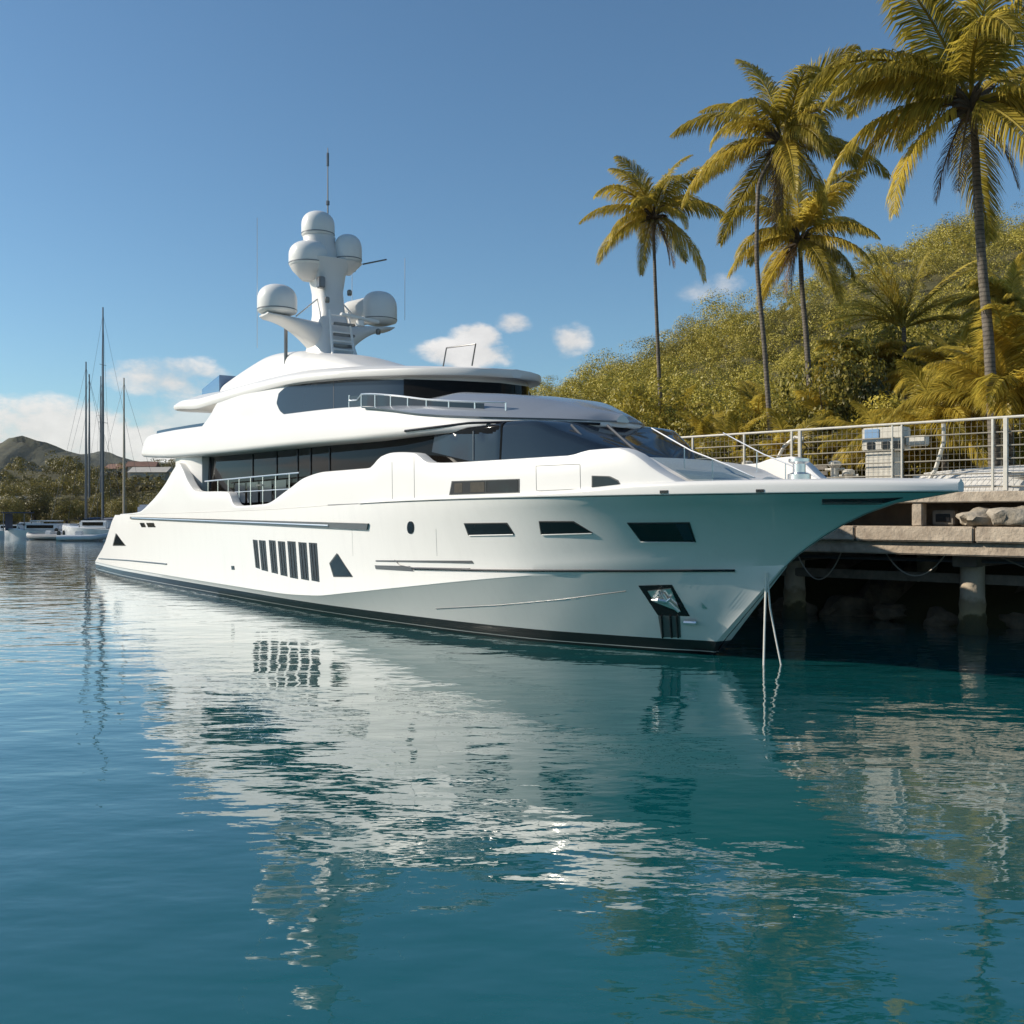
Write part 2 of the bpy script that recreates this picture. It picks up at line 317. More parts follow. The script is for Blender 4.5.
# far mountains on the left
def mountain(D, prof, name):
    rows = []
    f = crv(prof)
    pxs = np.arange(prof[0][0], prof[-1][0] + 1, 6)
    for k, (fr, dd) in enumerate(((0, -260), (.35, -170), (.7, -80), (.92, -25), (1.0, 0), (.8, 90), (0, 300))):
        row = []
        for p_ in pxs:
            zt = CAM_H + (HZP - f(p_)) / FPX * D; X_ = (p_ - CXP) / FPX * D
            row.append((X_ + 12 * math.sin(p_ * .05 + k), D + dd + 20 * math.sin(p_ * .07 + k * 2), -2 + (zt + 2) * fr + (3.5 * math.sin(p_ * .13 + k * 1.7) + 2.5 * math.sin(p_ * .31 + k)) * (1 if 0 < fr < 1 else .35)))
        rows.append(row)
    return tag(MB().grid(rows).build(name, M['soil'] if False else M['mount'], smooth=60), kind='structure')
M['mount'] = mat('mountain_scrub', (.085, .078, .030), .95, bump=4, bscale=.04, col2=(.028, .032, .012), vscale=.035)
mountain(1500, [(-700, 470), (-400, 455), (-200, 448), (-60, 454), (-20, 447), (5, 441), (30, 436), (46, 442), (62, 451), (90, 459), (130, 466), (180, 472), (260, 480), (420, 492)], 'mountain')
mountain(2600, [(-400, 470), (-100, 462), (60, 456), (95, 451), (120, 455), (150, 462), (200, 462), (300, 470), (420, 485), (560, 495)], 'mountain')

# ---------------------------------------------------------------- vegetation builders
def leaf_cloud(centers, radii, per, size, flat=.8, jitter=.35, seed=1, nj=.45):
    """many small leaf quads over lumpy ellipsoids; returns verts, quads"""
    r = np.random.default_rng(seed); C = np.repeat(np.asarray(centers, float), per, axis=0); Rr = np.repeat(np.asarray(radii, float), per)
    n = len(C); d = r.normal(size=(n, 3)); d /= np.linalg.norm(d, axis=1)[:, None]; d[:, 2] = np.where(d[:, 2] < -.35, -d[:, 2], d[:, 2])
    rad = Rr * (1 - jitter * r.random(n) ** 1.5); P = C + d * rad[:, None] * np.array([1, 1, flat])
    nrm = d + r.normal(scale=nj, size=(n, 3)); nrm /= np.linalg.norm(nrm, axis=1)[:, None]
    tq = np.cross(nrm, r.normal(size=(n, 3))); tq /= np.linalg.norm(tq, axis=1)[:, None]; bq = np.cross(nrm, tq)
    sz = (size if np.isscalar(size) else np.repeat(np.asarray(size), per)) * (.6 + .8 * r.random(n)); a_ = tq * sz[:, None]; b_ = bq * (sz * .55)[:, None]
    V = np.stack([P - a_, P - b_ * .9 + a_ * .1, P + a_, P + b_ * .9 + a_ * .1], axis=1).reshape(-1, 3)
    return V, np.arange(n * 4).reshape(-1, 4)

# hillside wood (one mass) and far-left wood
def tree_clumps(n_tree, pick, seed):
    r = np.random.default_rng(seed); cs = []; rs = []; k = 0
    while k < n_tree:
        q = pick(r)
        if q is None: continue
        x, y, Rt, hk = q; z = land(x, y); k += 1
        for j in range(15):
            a_ = r.uniform(0, 6.283); e_ = math.asin(r.uniform(-.15, 1)); f = r.uniform(.6, 1.0)
            cs.append((x + Rt * f * math.cos(a_) * math.cos(e_), y + Rt * f * math.sin(a_) * math.cos(e_), z + Rt * hk * (.35 + f * math.sin(e_) * .75))); rs.append(Rt * r.uniform(.26, .46))
    return cs, np.array(rs)
def pick_hill(r):
    y = r.uniform(76, 216); x = r.uniform(-32, 135) * (y / 200) ** .8
    if y < shore(x) + 16: return None
    px_ = CXP + FPX * x / y
    if px_ > 1110 or px_ < 480: return None
    return x, y, (r.uniform(1.6, 3.4) if r.random() > .35 else r.uniform(3.4, 6.0)) * (.5 + .5 * y / 200), r.uniform(.75, 1.5)
cs, rs = tree_clumps(720, pick_hill, 12)
V, Q = leaf_cloud(cs, rs, 104, .032 * rs + .072, .95, .30, 3, .24)
o = fast_mesh('hillside_wood', V, Q, M['wood']); tag(o, 'dense olive green wood covering the steep hillside behind the palms', 'woodland', kind='stuff')
def pick_far(r):
    y = r.uniform(158, 214); x = r.uniform(-150, -24)
    if y < shore(x) + 10: return None
    return x, y, r.uniform(1.4, 3.6), r.uniform(.8, 1.5)
cs, rs = tree_clumps(420, pick_far, 13)
rs = np.array(rs); V, Q = leaf_cloud(cs, rs, 50, .05 * rs + .10, .9, .30, 4, .26)
o = fast_mesh('far_shore_wood', V, Q, M['farwood']); tag(o, 'dark olive wood on the low far shore behind the moored sailboats', 'woodland', kind='stuff')

# palm fronds: a few real meshes with different lift, shared by all palms
def frond_mesh(L, el0, droop, hang, seed, nl=125, name='frond'):
    r = random.Random(seed); V = []; F = []; pts = []; p = Vector((0, 0, 0)); a0 = R(el0); n = 16; side = r.uniform(-.25, .25)
    for i in range(n + 1):
        pts.append(p.copy()); q = i / n; an = a0 - R(droop) * (q ** 1.35); p = p + Vector((math.cos(an), side * q * .5, math.sin(an))) * (L / n)
    def P(q):
        k = min(int(q * n), n - 1); f = q * n - k; return pts[k].lerp(pts[k + 1], f), (pts[k + 1] - pts[k]).normalized()
    # rachis
    mb = MB(); mb.tube(pts, [.050 * (1 - .85 * i / n) for i in range(n + 1)], 5, caps=False); V = [Vector(v) for v in mb.v]; F = [tuple(f) for f in mb.f]
    for sgn in (-1, 1):
        for i in range(nl):
            q = .10 + .90 * (i + r.random() * .6) / nl
            b0, T = P(min(q, 1)); sd = Vector((-T.y, T.x, 0)).normalized() * sgn
            up = sd.cross(T) * sgn; 
            if up.z < 0: up = -up
            ln = L * .29 * (math.sin(math.pi * min(1, (.12 + q * .88)) ** .8) ** .7 * .85 + .15) * r.uniform(.8, 1.1)
            d0 = (sd * 1.0 + T * (.70 + .75 * q) + up * r.uniform(.05, .3)).normalized(); hg = hang * r.uniform(.7, 1.3)
            wd = T.cross(d0).cross(d0).normalized() * -1; wv = (T * .8 + up * .35 * sgn * r.uniform(-1, 1)).normalized() * .024 * (L / 4)
            d1 = (d0 + Vector((0, 0, -hg))).normalized(); d2 = (d0 + Vector((0, 0, -hg * 2.3))).normalized()
            a_ = b0; b_ = a_ + d0 * ln * .3; c_ = b_ + d1 * ln * .38; e_ = c_ + d2 * ln * .32
            k = len(V); V += [a_ - wv * .5, a_ + wv * .5, b_ + wv, b_ - wv, c_ + wv * .8, c_ - wv * .8, e_]
            F += [(k, k + 1, k + 2, k + 3), (k + 3, k + 2, k + 4, k + 5), (k + 5, k + 4, k + 6)]
    me = bpy.data.meshes.new(name); me.from_pydata([tuple(v) for v in V], [], F); me.materials.append(M['frond']); return me
FR = {}
for k, (e0, dr, hg) in enumerate(((84, 70, .35), (62, 92, .6), (42, 98, .8), (22, 88, .95), (0, 70, 1.0), (-28, 44, .9))):
    FR[k] = [frond_mesh(4.0, e0, dr * f_, hg, 10 * k + j) for j, f_ in enumerate((1.0, .8, 1.2))]
M['dead'] = mat('dry_frond', (.20, .125, .06), .8, var=.4, vscale=3)
DEAD = [frond_mesh(3.4, -62, 24, .5, 300 + j, 60) for j in range(2)]
for me_ in DEAD: me_.materials.clear(); me_.materials.append(M['dead'])
def palm(label, trunk_px, D, crown_r, nfr, seed, tr=.2, group='coconut palms behind the pier', base_z=None, spec=None, lean=0):
    r = random.Random(seed)
    pts = [at(x, y, D) for x, y in trunk_px]
    bz = land(pts[0].x, D) if base_z is None else base_z
    d = (pts[0] - pts[1]); 
    if pts[0].z > bz + .1:
        pts = [Vector((pts[0].x + d.x / max(.01, -d.z) * (pts[0].z - bz) * .6, D, bz))] + pts
    root = thing('palm_tree', label, 'palm tree', pts[0], 0, group)
    fx = crv([(i, p.x) for i, p in enumerate(pts)]); fz = crv([(i, p.z) for i, p in enumerate(pts)]); n = 110; path = []; rad = []
    for i in range(n + 1):
        q = i / n * (len(pts) - 1); path.append((fx(q), D + .25 * math.sin(i / n * 3), fz(q)))
        f = i / n; rad.append(tr * (1.0 - .42 * f + .45 * max(0, 1 - f * 14)) * (1.06 if i % 2 else 1.0))
    MB().tube(path, rad, 12).build('trunk', M['trunk'], root, smooth=60)
    top = Vector(path[-1]) - Vector(root.location)
    cb = MB(); sc = crown_r / 4.0
    for i in range(26):
        an = r.uniform(0, 6.28); e_ = r.uniform(-.7, .9); dr = Vector((math.cos(an) * math.cos(e_), math.sin(an) * math.cos(e_), math.sin(e_)))
        cb.tube([top + Vector((0, 0, -.1)), top + dr * .35 * sc * 1.6, top + dr * .5 * sc * 1.6 + Vector((0, 0, -.04))], [.09 * sc, .07 * sc, .015], 5)
    cb.build('crown_shaft', M['bark'], root, world=False)
    nb = MB()
    for i in range(7):
        an = r.uniform(0, 6.28); nb.lathe([(.01, -.14), (.08, -.11), (.12, 0), (.09, .10), (.01, .15)], top + Vector((math.cos(an) * .26, math.sin(an) * .26, -.28 - r.uniform(0, .2))), 8)
    nb.build('coconut_cluster', M['coconut'], root, world=False)
    rings = [(0, 2), (1, 3), (2, 4), (3, 4), (4, 4), (5, 3)]
    tot = sum(c for _, c in rings); fl = []
    for k, c in rings:
        c = max(1, round(c * nfr / tot)); a0 = r.uniform(0, 6.28)
        for j in range(c): fl.append((k, a0 + 6.283 * j / c + r.uniform(-.35, .35), r.uniform(.82, 1.12)))
    if spec: fl += spec
    for j in range(3):
        an = r.uniform(0, 6.28); o = bpy.data.objects.new('dry_frond', DEAD[j % 2]); COL.objects.link(o); o.parent = root; o.location = top + Vector((math.cos(an) * .12, math.sin(an) * .12, -.12)); o.rotation_euler = (0, r.uniform(-.15, .2), an); o.scale = (sc * r.uniform(.55, .85),) * 3
    for (k, an, s_) in fl:
        o = bpy.data.objects.new('frond', r.choice(FR[k])); COL.objects.link(o); o.parent = root
        o.location = top + Vector((math.cos(an) * .1, math.sin(an) * .1, .1)); o.rotation_euler = (r.uniform(-.25, .25), r.uniform(-.10, .10), an); o.scale = (sc * s_,) * 3
    return root
palm('slender palm with small round crown, leftmost and furthest left on the skyline', [(662, 425), (660, 380), (656, 290), (653, 215)], 60, 4.7, 20, 21, .15)
palm('tall thin palm whose high crown rises above the shorter palm beside it', [(771, 432), (766, 350), (758, 250), (759, 190), (783, 140)], 45, 5.1, 20, 32, .13)
palm('shorter palm with pale trunk and bushy crown below the tall thin palm', [(812, 415), (808, 340), (803, 285), (800, 240)], 52, 4.8, 20, 43, .18)
palm('large palm with thick trunk and huge crown cut by the top right corner', [(990, 330), (986, 270), (981, 190), (977, 135), (971, 104)], 32, 5.2, 11, 57, .17, spec=[(2, 3.14, 1.25), (3, 3.4, 1.1), (4, 3.05, 1.05), (5, 3.3, 1.0), (1, 2.2, 1.1), (1, 3.9, 1.1), (3, .2, 1.1), (4, -.3, 1.0), (2, .4, 1.1)])
# fan palm and low palms
FAN = [frond_mesh(3.2, e0, dr, .25, 200 + i, 46) for i, (e0, dr) in enumerate(((80, 20), (60, 35), (40, 50), (18, 60)))]
def low_palm(label, px_, D, L, n, seed, kind='low', stem=.6, name='low_palm', zbase=None, trunk_w=.14, grp='low palms behind the fence'):
    r = random.Random(seed); X_ = (px_ - CXP) / FPX * D; bz = land(X_, D) if zbase is None else zbase
    root = thing(name, label, 'palm', (X_, D, bz), 0, grp)
    MB().tube([(0, 0, -.3), (.05, 0, stem * .5), (0, .03, stem)], [trunk_w * 1.2, trunk_w, trunk_w * .8], 8).build('trunk', M['trunk'], root, world=False)
    for i in range(n):
        if kind == 'fan':
            an = (0 if i % 2 else math.pi) + r.uniform(-.35, .35); me = FAN[(i * 4) // n]; sc = L / 3.2
        else:
            an = r.uniform(0, 6.28); me = r.choice(FR[r.choice((0, 1, 1, 2, 2, 3))]); sc = L / 4.0
        o = bpy.data.objects.new('frond', me); COL.objects.link(o); o.parent = root; o.location = (0, 0, stem - .05); o.rotation_euler = (r.uniform(-.2, .2), r.uniform(-.1, .1), an); o.scale = (sc * r.uniform(.8, 1.15),) * 3
    return root
low_palm('fan shaped palm with spread upright fronds halfway up the hill', 904, 58, 4.6, 22, 5, 'fan', 7.6, 'fan_palm', trunk_w=.16, grp='palms on the lower slope')
low_palm('dark palm with drooping fronds against the hill at the right edge', 1012, 50, 3.6, 20, 6, 'low', 8.6, 'fan_palm', trunk_w=.16, grp='palms on the lower slope')
low_palm('lush low palm with long arching fronds beside the thick palm trunk, right edge', 1010, 34, 4.6, 34, 8, stem=3.0)
low_palm('low palm with fine arching fronds left of the lush right edge palm', 944, 37, 4.0, 32, 9, stem=2.2)
low_palm('low palm clump behind the white control cabinet', 886, 40, 3.2, 28, 10, stem=1.9)
low_palm('low palm clump between the two middle palm trunks', 788, 44, 3.0, 26, 11, stem=1.5)
low_palm('small low palm clump just right of the wheelhouse', 735, 46, 2.8, 24, 12, stem=1.5)

for i, (px_, D, L, n, st, l) in enumerate(((706, 50, 2.6, 22, 1.6, 'low palm rising behind the golden shrub by the wheelhouse'), (760, 54, 3.2, 24, 2.2, 'low palm just left of the tall thin trunk, upslope'), (826, 50, 3.4, 26, 2.2, 'low palm just right of the pale trunk'), (852, 44, 2.8, 26, 1.7, 'bright low palm left of the white control cabinet'), (915, 43, 3.2, 28, 2.0, 'low palm between the cabinet and the right edge palms'), (868, 60, 4.2, 24, 4.5, 'taller young palm upslope left of the fan palm'), (960, 56, 4.4, 26, 4.6, 'taller young palm upslope right of the fan palm'), (676, 60, 2.8, 20, 1.6, 'low palm at the foot of the leftmost tall palm'))):
    low_palm(l, px_, D, L, n, 60 + i, stem=st)
# shrubs
def shrub_mesh(seed, nl=46, rad=1.0):
    r = np.random.default_rng(seed); d = r.normal(size=(nl, 3)); d /= np.linalg.norm(d, axis=1)[:, None]; d[:, 2] = np.abs(d[:, 2])
    c = d * (r.random(nl) ** .5)[:, None] * np.array([.85, .85, .9]) * rad; c[:, 2] += .1
    return leaf_cloud(c, .20 + .22 * r.random(nl), 230, .024, .9, .4, seed + 5, .3)
SHR = []
def shrub(label, px_, D, rad, v, hh=1.0):
    X_ = (px_ - CXP) / FPX * D; z = land(X_, D); hh *= 1.2; rad *= 1.35; root = thing('shrub', label, 'shrub', (X_, D, z), 0, 'shrubs behind the fence')
    if len(SHR) <= v:
        for k in range(len(SHR), v + 1):
            V, Q = shrub_mesh(70 + k); o = fast_mesh('foliage', V, Q, M['leaf']); SHR.append(o.data); bpy.data.objects.remove(o)
    o = bpy.data.objects.new('foliage', SHR[v]); COL.objects.link(o); o.parent = root; o.location = (0, 0, .05); o.scale = (rad, rad, rad * hh); o.rotation_euler = (0, 0, px_ * .37)
    st = MB()
    for i in range(4):
        an = i * 1.6 + px_; st.tube([(0, 0, -.1), (math.cos(an) * rad * .25, math.sin(an) * rad * .25, rad * .35), (math.cos(an) * rad * .5, math.sin(an) * rad * .5, rad * .75 * hh)], [.06, .045, .02], 6)
    st.build('stem', M['bark'], root, world=False)
shr = [('rounded golden green shrub closest to the wheelhouse windshield', 700, 40, 1.5, 0, 1.0),
       ('broad low shrub just left of the tall thin palm trunk', 742, 46, 2.0, 1, .9),
       ('dense shrub between the tall thin trunk and the pale trunk', 792, 50, 2.4, 2, 1.0),
       ('tall dark shrub right of the pale palm trunk', 838, 50, 2.9, 0, 1.35),
       ('rounded shrub below the fan shaped palm', 880, 46, 2.2, 1, 1.1),
       ('shrub behind the low palm left of the right edge palm', 925, 46, 2.6, 2, 1.1),
       ('shrub at the foot of the thick palm trunk', 975, 42, 2.3, 0, 1.1),
       ('shrub behind the lush right edge palm', 1030, 40, 2.6, 1, 1.3),
       ('wide shrub behind the left palm trunk', 655, 56, 2.6, 2, 1.0),
       ('low shrub left of the left palm trunk', 620, 60, 2.2, 0, .9),
       ('pale green shrub behind the small palm clump by the wheelhouse', 722, 52, 2.4, 1, 1.1),
       ('high shrub upslope between the pale trunk and the fan palm', 862, 62, 3.4, 2, 1.3),
       ('high shrub upslope right of the fan palm', 948, 62, 3.6, 0, 1.3)]
for a_ in shr: shrub(*a_)

# ================================================================ YACHT
B0 = Vector((4.38, 21.6, 0)); AA = R(124.5); AFT = Vector((math.cos(AA), math.sin(AA), 0)); STB = Vector((-math.sin(AA) * -1, math.cos(AA) * -1 * -1, 0))
STB = Vector((-math.sin(AA), math.cos(AA), 0))
if STB.y > 0: STB = -STB
def W(s, v, z): return B0 + AFT * s + STB * v + Vector((0, 0, z))
yacht = thing('motor_yacht', 'large white three deck motor yacht with radar mast moored alongside the pier', 'yacht', W(19, 0, 0))
stem = crv([(-1.2, .55), (-.4, .25), (0, 0), (.34, -.28), (.76, -.58), (1.48, -1.27), (2.0, -1.93), (2.33, -2.41), (2.92, -3.5), (3.28, -4.62), (3.42, -5.55), (3.56, -5.72), (3.7, -5.68)])
stern = crv([(-1.2, 42.6), (0, 43.6), (.34, 43.5), (.6, 42.9), (1.5, 40.2), (2.4, 38.7), (3.0, 37.8), (3.3, 36.8)])
wl = crv([(-.3, 0), (0, .03), (1, .55), (2, 1.02), (4, 1.85), (7, 2.5), (11, 3.0), (15, 3.3), (21, 3.5), (35, 3.75), (43.6, 3.4)])
chz = crv([(-2.2, 1.99), (0, 1.88), (3.5, 1.58), (8.3, 1.06), (10.8, .78), (13, .56), (16, .46), (44, .44)])
chv = crv([(-1.95, .03), (-1, .70), (0, 1.30), (2, 2.20), (4, 2.80), (8, 3.30), (12, 3.58), (20, 3.72), (35, 3.86), (43.4, 3.5)])
dkz = crv([(-5.7, 3.40), (4, 3.38), (10, 3.32), (16, 3.2), (36, 3.05)])
dkv = crv([(-5.56, .05), (-5.0, .58), (-4.0, 1.24), (-2.6, 1.96), (-1, 2.58), (1, 3.06), (3, 3.36), (6, 3.64), (9, 3.80), (13, 3.93), (20, 3.98), (30, 3.92), (38, 3.75)])
NU = 120
def level(zf, vf, s0, s1):
    out = []
    for i in range(NU + 1):
        q = i / NU; u = q ** 1.7; s_ = s0 + (s1 - s0) * u; out.append((s_, vf(s_), zf(s_)))
    out[0] = (out[0][0], .015, out[0][2]); return out
Lk = level(lambda s_: -1.0, lambda s_: max(.01, wl(s_ - .4) * .6), .5, 42.6)
L0 = level(lambda s_: 0.0, wl, 0, 43.6)
Lb = level(lambda s_: .33 if s_ < 12 else .33, lambda s_: (lambda a_: wl(s_ + .25) * (1 - a_) + chv(s_) * a_)(min(.9, .33 / chz(s_))), -.27, 43.5)
Lc = level(chz, chv, stem(1.99), 43.3)
Lc2 = level(lambda s_: chz(s_) + .035, lambda s_: chv(s_) + .035 * min(1, max(0, (s_ + 1.9) / 2)), stem(2.025), 43.25)
def mix(k):
    zr = 2.0 + (3.40 - 2.0) * k
    def zf(s_): return (chz(s_) + .035) * (1 - k) + dkz(s_) * k
    s0 = stem(zr); kk = k ** 1.3
    out = []
    zaft = zf(38)
    s1 = stern(zaft)
    for i in range(NU + 1):
        u = (i / NU) ** 1.7; s_ = s0 + (s1 - s0) * u
        # shift bow end so the chine and deck half-breadths meet on the stem
        f = max(0, 1 - (s_ - s0) / 9.0)
        sc_ = s_ + (-1.95 - s0) * f; sd_ = s_ + (-5.56 - s0) * f
        v_ = chv(sc_) * (1 - kk) + dkv(sd_) * kk + .02
        out.append((s_, max(.015, v_) if i else .015, zf(s_)))
    return out
Ls = [Lk, L0, Lb, Lc, Lc2] + [mix(k) for k in (.15, .3, .45, .6, .75, .88)]
Ld = level(dkz, dkv, -5.56, stern(3.05)); Ls.append(Ld)
hullm = MB()
for sg in (1, -1):
    rows = [[W(s_, sg * v_, z_) for (s_, v_, z_) in L] for L in Ls]
    hullm.grid(rows)
# transom and deck
tr = [(L[-1][0], L[-1][1], L[-1][2]) for L in Ls]
hullm.grid([[W(s_, v_, z_) for s_, v_, z_ in tr], [W(s_, -v_, z_) for s_, v_, z_ in tr]])
hullm.grid([[W(s_, v_, z_) for s_, v_, z_ in Ld], [W(s_, -v_, z_) for s_, v_, z_ in Ld]])
hull = hullm.build('hull', M['hull'], yacht, smooth=28)

def loft(st, zb, zt, v, rb=.08, rt=.12, crown=.05, tum=.0, n_arc=4, cap=True, mb=None, ctr=0.0):
    rows = []
    for s_ in st:
        b_, t_, w_ = zb(s_), zt(s_), max(.02, v(s_)); hgt = max(.02, t_ - b_)
        r1 = min(rb, hgt * .45, w_ * .5); r2 = min(rt, hgt * .48, w_ * .5); tm = tum * hgt; half = []
        half.append((0, b_)); half.append((w_ * .6 - r1 * .6, b_))
        for i in range(n_arc + 1):
            an = -math.pi / 2 + i / n_arc * math.pi / 2; half.append((w_ - r1 + r1 * math.cos(an), b_ + r1 + r1 * math.sin(an)))
        half.append((w_ - tm * .5, (b_ + t_) / 2))
        for i in range(n_arc + 1):
            an = i / n_arc * math.pi / 2; half.append((w_ - tm - r2 + r2 * math.cos(an), t_ - r2 + r2 * math.sin(an)))
        for q in (.8, .6, .4, .2, 0):
            half.append(((w_ - tm - r2) * q, t_ + crown * (1 - q * q)))
        ring = [W(s_, ctr + a_, c_) for a_, c_ in half] + [W(s_, ctr - a_, c_) for a_, c_ in reversed(half[1:-1])]
        rows.append(ring)
    mb = mb or MB(); mb.grid(rows, close=True)
    if cap: mb.add(rows[0], [tuple(range(len(rows[0])))]); mb.add(rows[-1], [tuple(range(len(rows[0])))])
    return mb
def lin(a_, b_, n): return [a_ + (b_ - a_) * i / n for i in range(n + 1)]

# raised bow bulwark with flush deck
bz_t = crv([(-5.75, 3.58), (-4, 3.64), (-2, 3.66), (-.6, 3.65), (.6, 3.58), (2, 3.50), (4, 3.46), (8, 3.40), (9.5, 3.345)])
bw_v = lambda s_: dkv(s_ + .12) + .035
bowlip = loft(lin(-5.68, 9.5, 70), lambda s_: dkz(s_) + .012, bz_t, bw_v, .03, .09, .05).build('bow_bulwark', M['white'], yacht, smooth=30)

# side bulwark and fashion plates (both sides), outline traced along the side
side_top = crv([(-1.35, 3.66), (-.9, 3.90), (-.35, 4.26), (.0, 4.37), (.7, 4.36), (1.3, 4.27), (2.6, 4.27), (5.0, 4.28), (6.2, 4.33), (6.9, 4.60), (8.0, 4.66), (8.5, 4.60), (9.2, 4.30), (11.8, 4.30), (13.2, 4.18), (14.4, 3.86), (16.4, 3.40), (18.9, 3.36), (19.35, 3.42), (20.0, 3.86), (23.8, 3.98), (25.0, 4.40), (25.9, 4.95), (26.5, 5.20), (27.2, 4.95), (28.3, 4.40), (30.5, 3.65), (32.6, 3.20), (34, 3.14), (36.6, 3.10)])
sbv = lambda s_: dkv(s_) - .012
bm_ = MB()
for sg in (1, -1):
    rows = []
    for s_ in lin(-1.35, 36.6, 200):
        zt_ = side_top(s_); zb_ = dkz(s_) - (.25 if s_ > 9 else .012); v_ = sbv(s_); th = .34; r2 = .06
        tm = .06 * max(0, zt_ - 3.3)
        vb = v_ - .0; sec = [(vb - th - .05, zb_), (vb - th + .04, zb_), (vb - .05, dkz(s_)), (vb - .012, dkz(s_) + .012), (vb - tm * .5, (zt_ + dkz(s_)) / 2), (vb - tm, zt_ - r2), (vb - tm - r2 * .3, zt_ - r2 * .3), (vb - tm - r2, zt_), (vb - tm - th + .04, zt_), (vb - tm - th, zt_ - .04)]
        rows.append([W(s_, sg * a_, c_) for a_, c_ in sec])
    bm_.grid(rows, close=True); bm_.add(rows[0], [tuple(range(10))]); bm_.add(rows[-1], [tuple(range(10))])
bulw = bm_.build('side_bulwark', M['white'], yacht, smooth=30)
MB().grid([[W(s_, v_, 3.33) for v_ in (-3.5, 0, 3.5)] for s_ in lin(5.5, 34, 6)]).build('side_deck', M['deck'], yacht)

# coachroof in front of the wheelhouse
crz = crv([(-1.5, 3.72), (-.6, 3.86), (.4, 4.10), (1.4, 4.24), (4, 4.26), (8, 4.26)])
crw = crv([(-1.5, .3), (-1.2, .9), (-.4, 1.55), (.6, 2.1), (2, 2.55), (4, 2.95), (8, 3.3)])
loft(lin(-1.5, 8, 40), lambda s_: 3.6, crz, crw, .05, .18, .08).build('coachroof', M['white'], yacht)

# main deck saloon glass
gz = crv([(1.1, 4.16), (2.0, 4.56), (3.0, 4.98), (3.7, 5.24), (4.2, 5.25), (5, 5.2), (14, 5.3), (25, 5.6)])
gv = crv([(1.1, .15), (1.3, .70), (1.8, 1.3), (2.7, 1.95), (3.8, 2.45), (5.2, 2.85), (7, 3.05), (10, 3.15), (25, 3.15)])
loft(lin(1.1, 4.4, 24), lambda s_: 3.3, gz, gv, .05, .16, .05, tum=.05).build('windshield', M['blueglass'], yacht)
saloon = loft(lin(4.41, 24.9, 84), lambda s_: 3.3, gz, gv, .05, .10, .05, tum=.05).build('saloon', M['glass'], yacht)
# overhanging upper deck
bzb = crv([(3.1, 5.14), (4.5, 5.10), (6, 5.08), (9, 5.08), (13.5, 5.17), (20, 5.28), (27.4, 5.46), (33, 5.76), (34.4, 5.86)])
bzt = crv([(3.1, 5.30), (4.0, 5.36), (5.2, 5.44), (7, 5.62), (8.5, 5.86), (10, 6.04), (15, 6.26), (22, 6.46), (28, 6.64), (32.3, 6.72), (33.0, 6.62), (34.4, 6.08)])
bv = crv([(3.1, .2), (3.3, .75), (3.8, 1.4), (4.6, 2.1), (5.7, 2.8), (7.4, 3.4), (10.4, 3.78), (18, 3.9), (27, 3.88), (32, 3.66), (33.8, 3.45), (34.4, 3.2)])
band = loft(lin(3.1, 34.4, 130), bzb, bzt, bv, .16, .09, .04, tum=.12, n_arc=5).build('upper_deck', M['white'], yacht, smooth=40)
M['visor'] = mat('visor_paint', (.34, .36, .39), .24, metal=.35, coat=.3)
rows = []
for s_ in lin(3.02, 9.6, 50):
    w_ = bv(max(3.1, s_)) - .01; f = min(1, (s_ - 3.02) / 1.6); hz = (.12 + .52 * math.sin(min(1, (s_ - 3.02) / 3.2) * math.pi / 2)) * min(1, (9.65 - s_) / 2.5); zb_ = bzt(max(3.1, s_)) - .05
    half = [(0, zb_), (w_ - .02, zb_), (w_ + .015, zb_ + .04)] + [(w_ - min(1.5, w_ * .8) * q, zb_ + .05 + hz * math.sin(q * math.pi / 2)) for q in (.12, .3, .5, .7, .85, 1.0)] + [(0, zb_ + .05 + hz + .03)]
    rows.append([W(s_, a_, c_) for a_, c_ in half] + [W(s_, -a_, c_) for a_, c_ in reversed(half[1:-1])])
vm = MB().grid(rows, close=True); vm.add(rows[0], [tuple(range(len(rows[0])))]); vm.add(rows[-1], [tuple(range(len(rows[0])))])
vm.build('visor', M['visor'], yacht, smooth=40)
# curved white support wall behind the fashion plate
MB().grid([[W(s_, v_, z_) for s_, v_ in ((24.95, 3.0), (25.0, 3.3), (25.6, 3.55), (26.8, 3.62), (28.0, 3.5), (28.2, 3.2), (25.4, 2.9))] for z_ in (3.3, 4.2, 5.0, 5.5)], close=True).build('support_wall', M['white'], yacht)

# bridge deck house
hzt = crv([(8.0, 6.95), (10, 7.08), (12, 7.2), (17, 7.36), (22.3, 7.4), (23.4, 6.9), (24.6, 6.45)])
hv = crv([(8.0, .3), (8.3, .95), (9.1, 1.65), (10.3, 2.3), (12, 2.75), (14.5, 3.2), (17, 3.5), (20, 3.62), (24.6, 3.55)])
house = loft(lin(8.0, 24.6, 90), lambda s_: bzt(s_) - .15, hzt, hv, .03, .05, .02, tum=.10).build('bridge_house', M['white'], yacht)
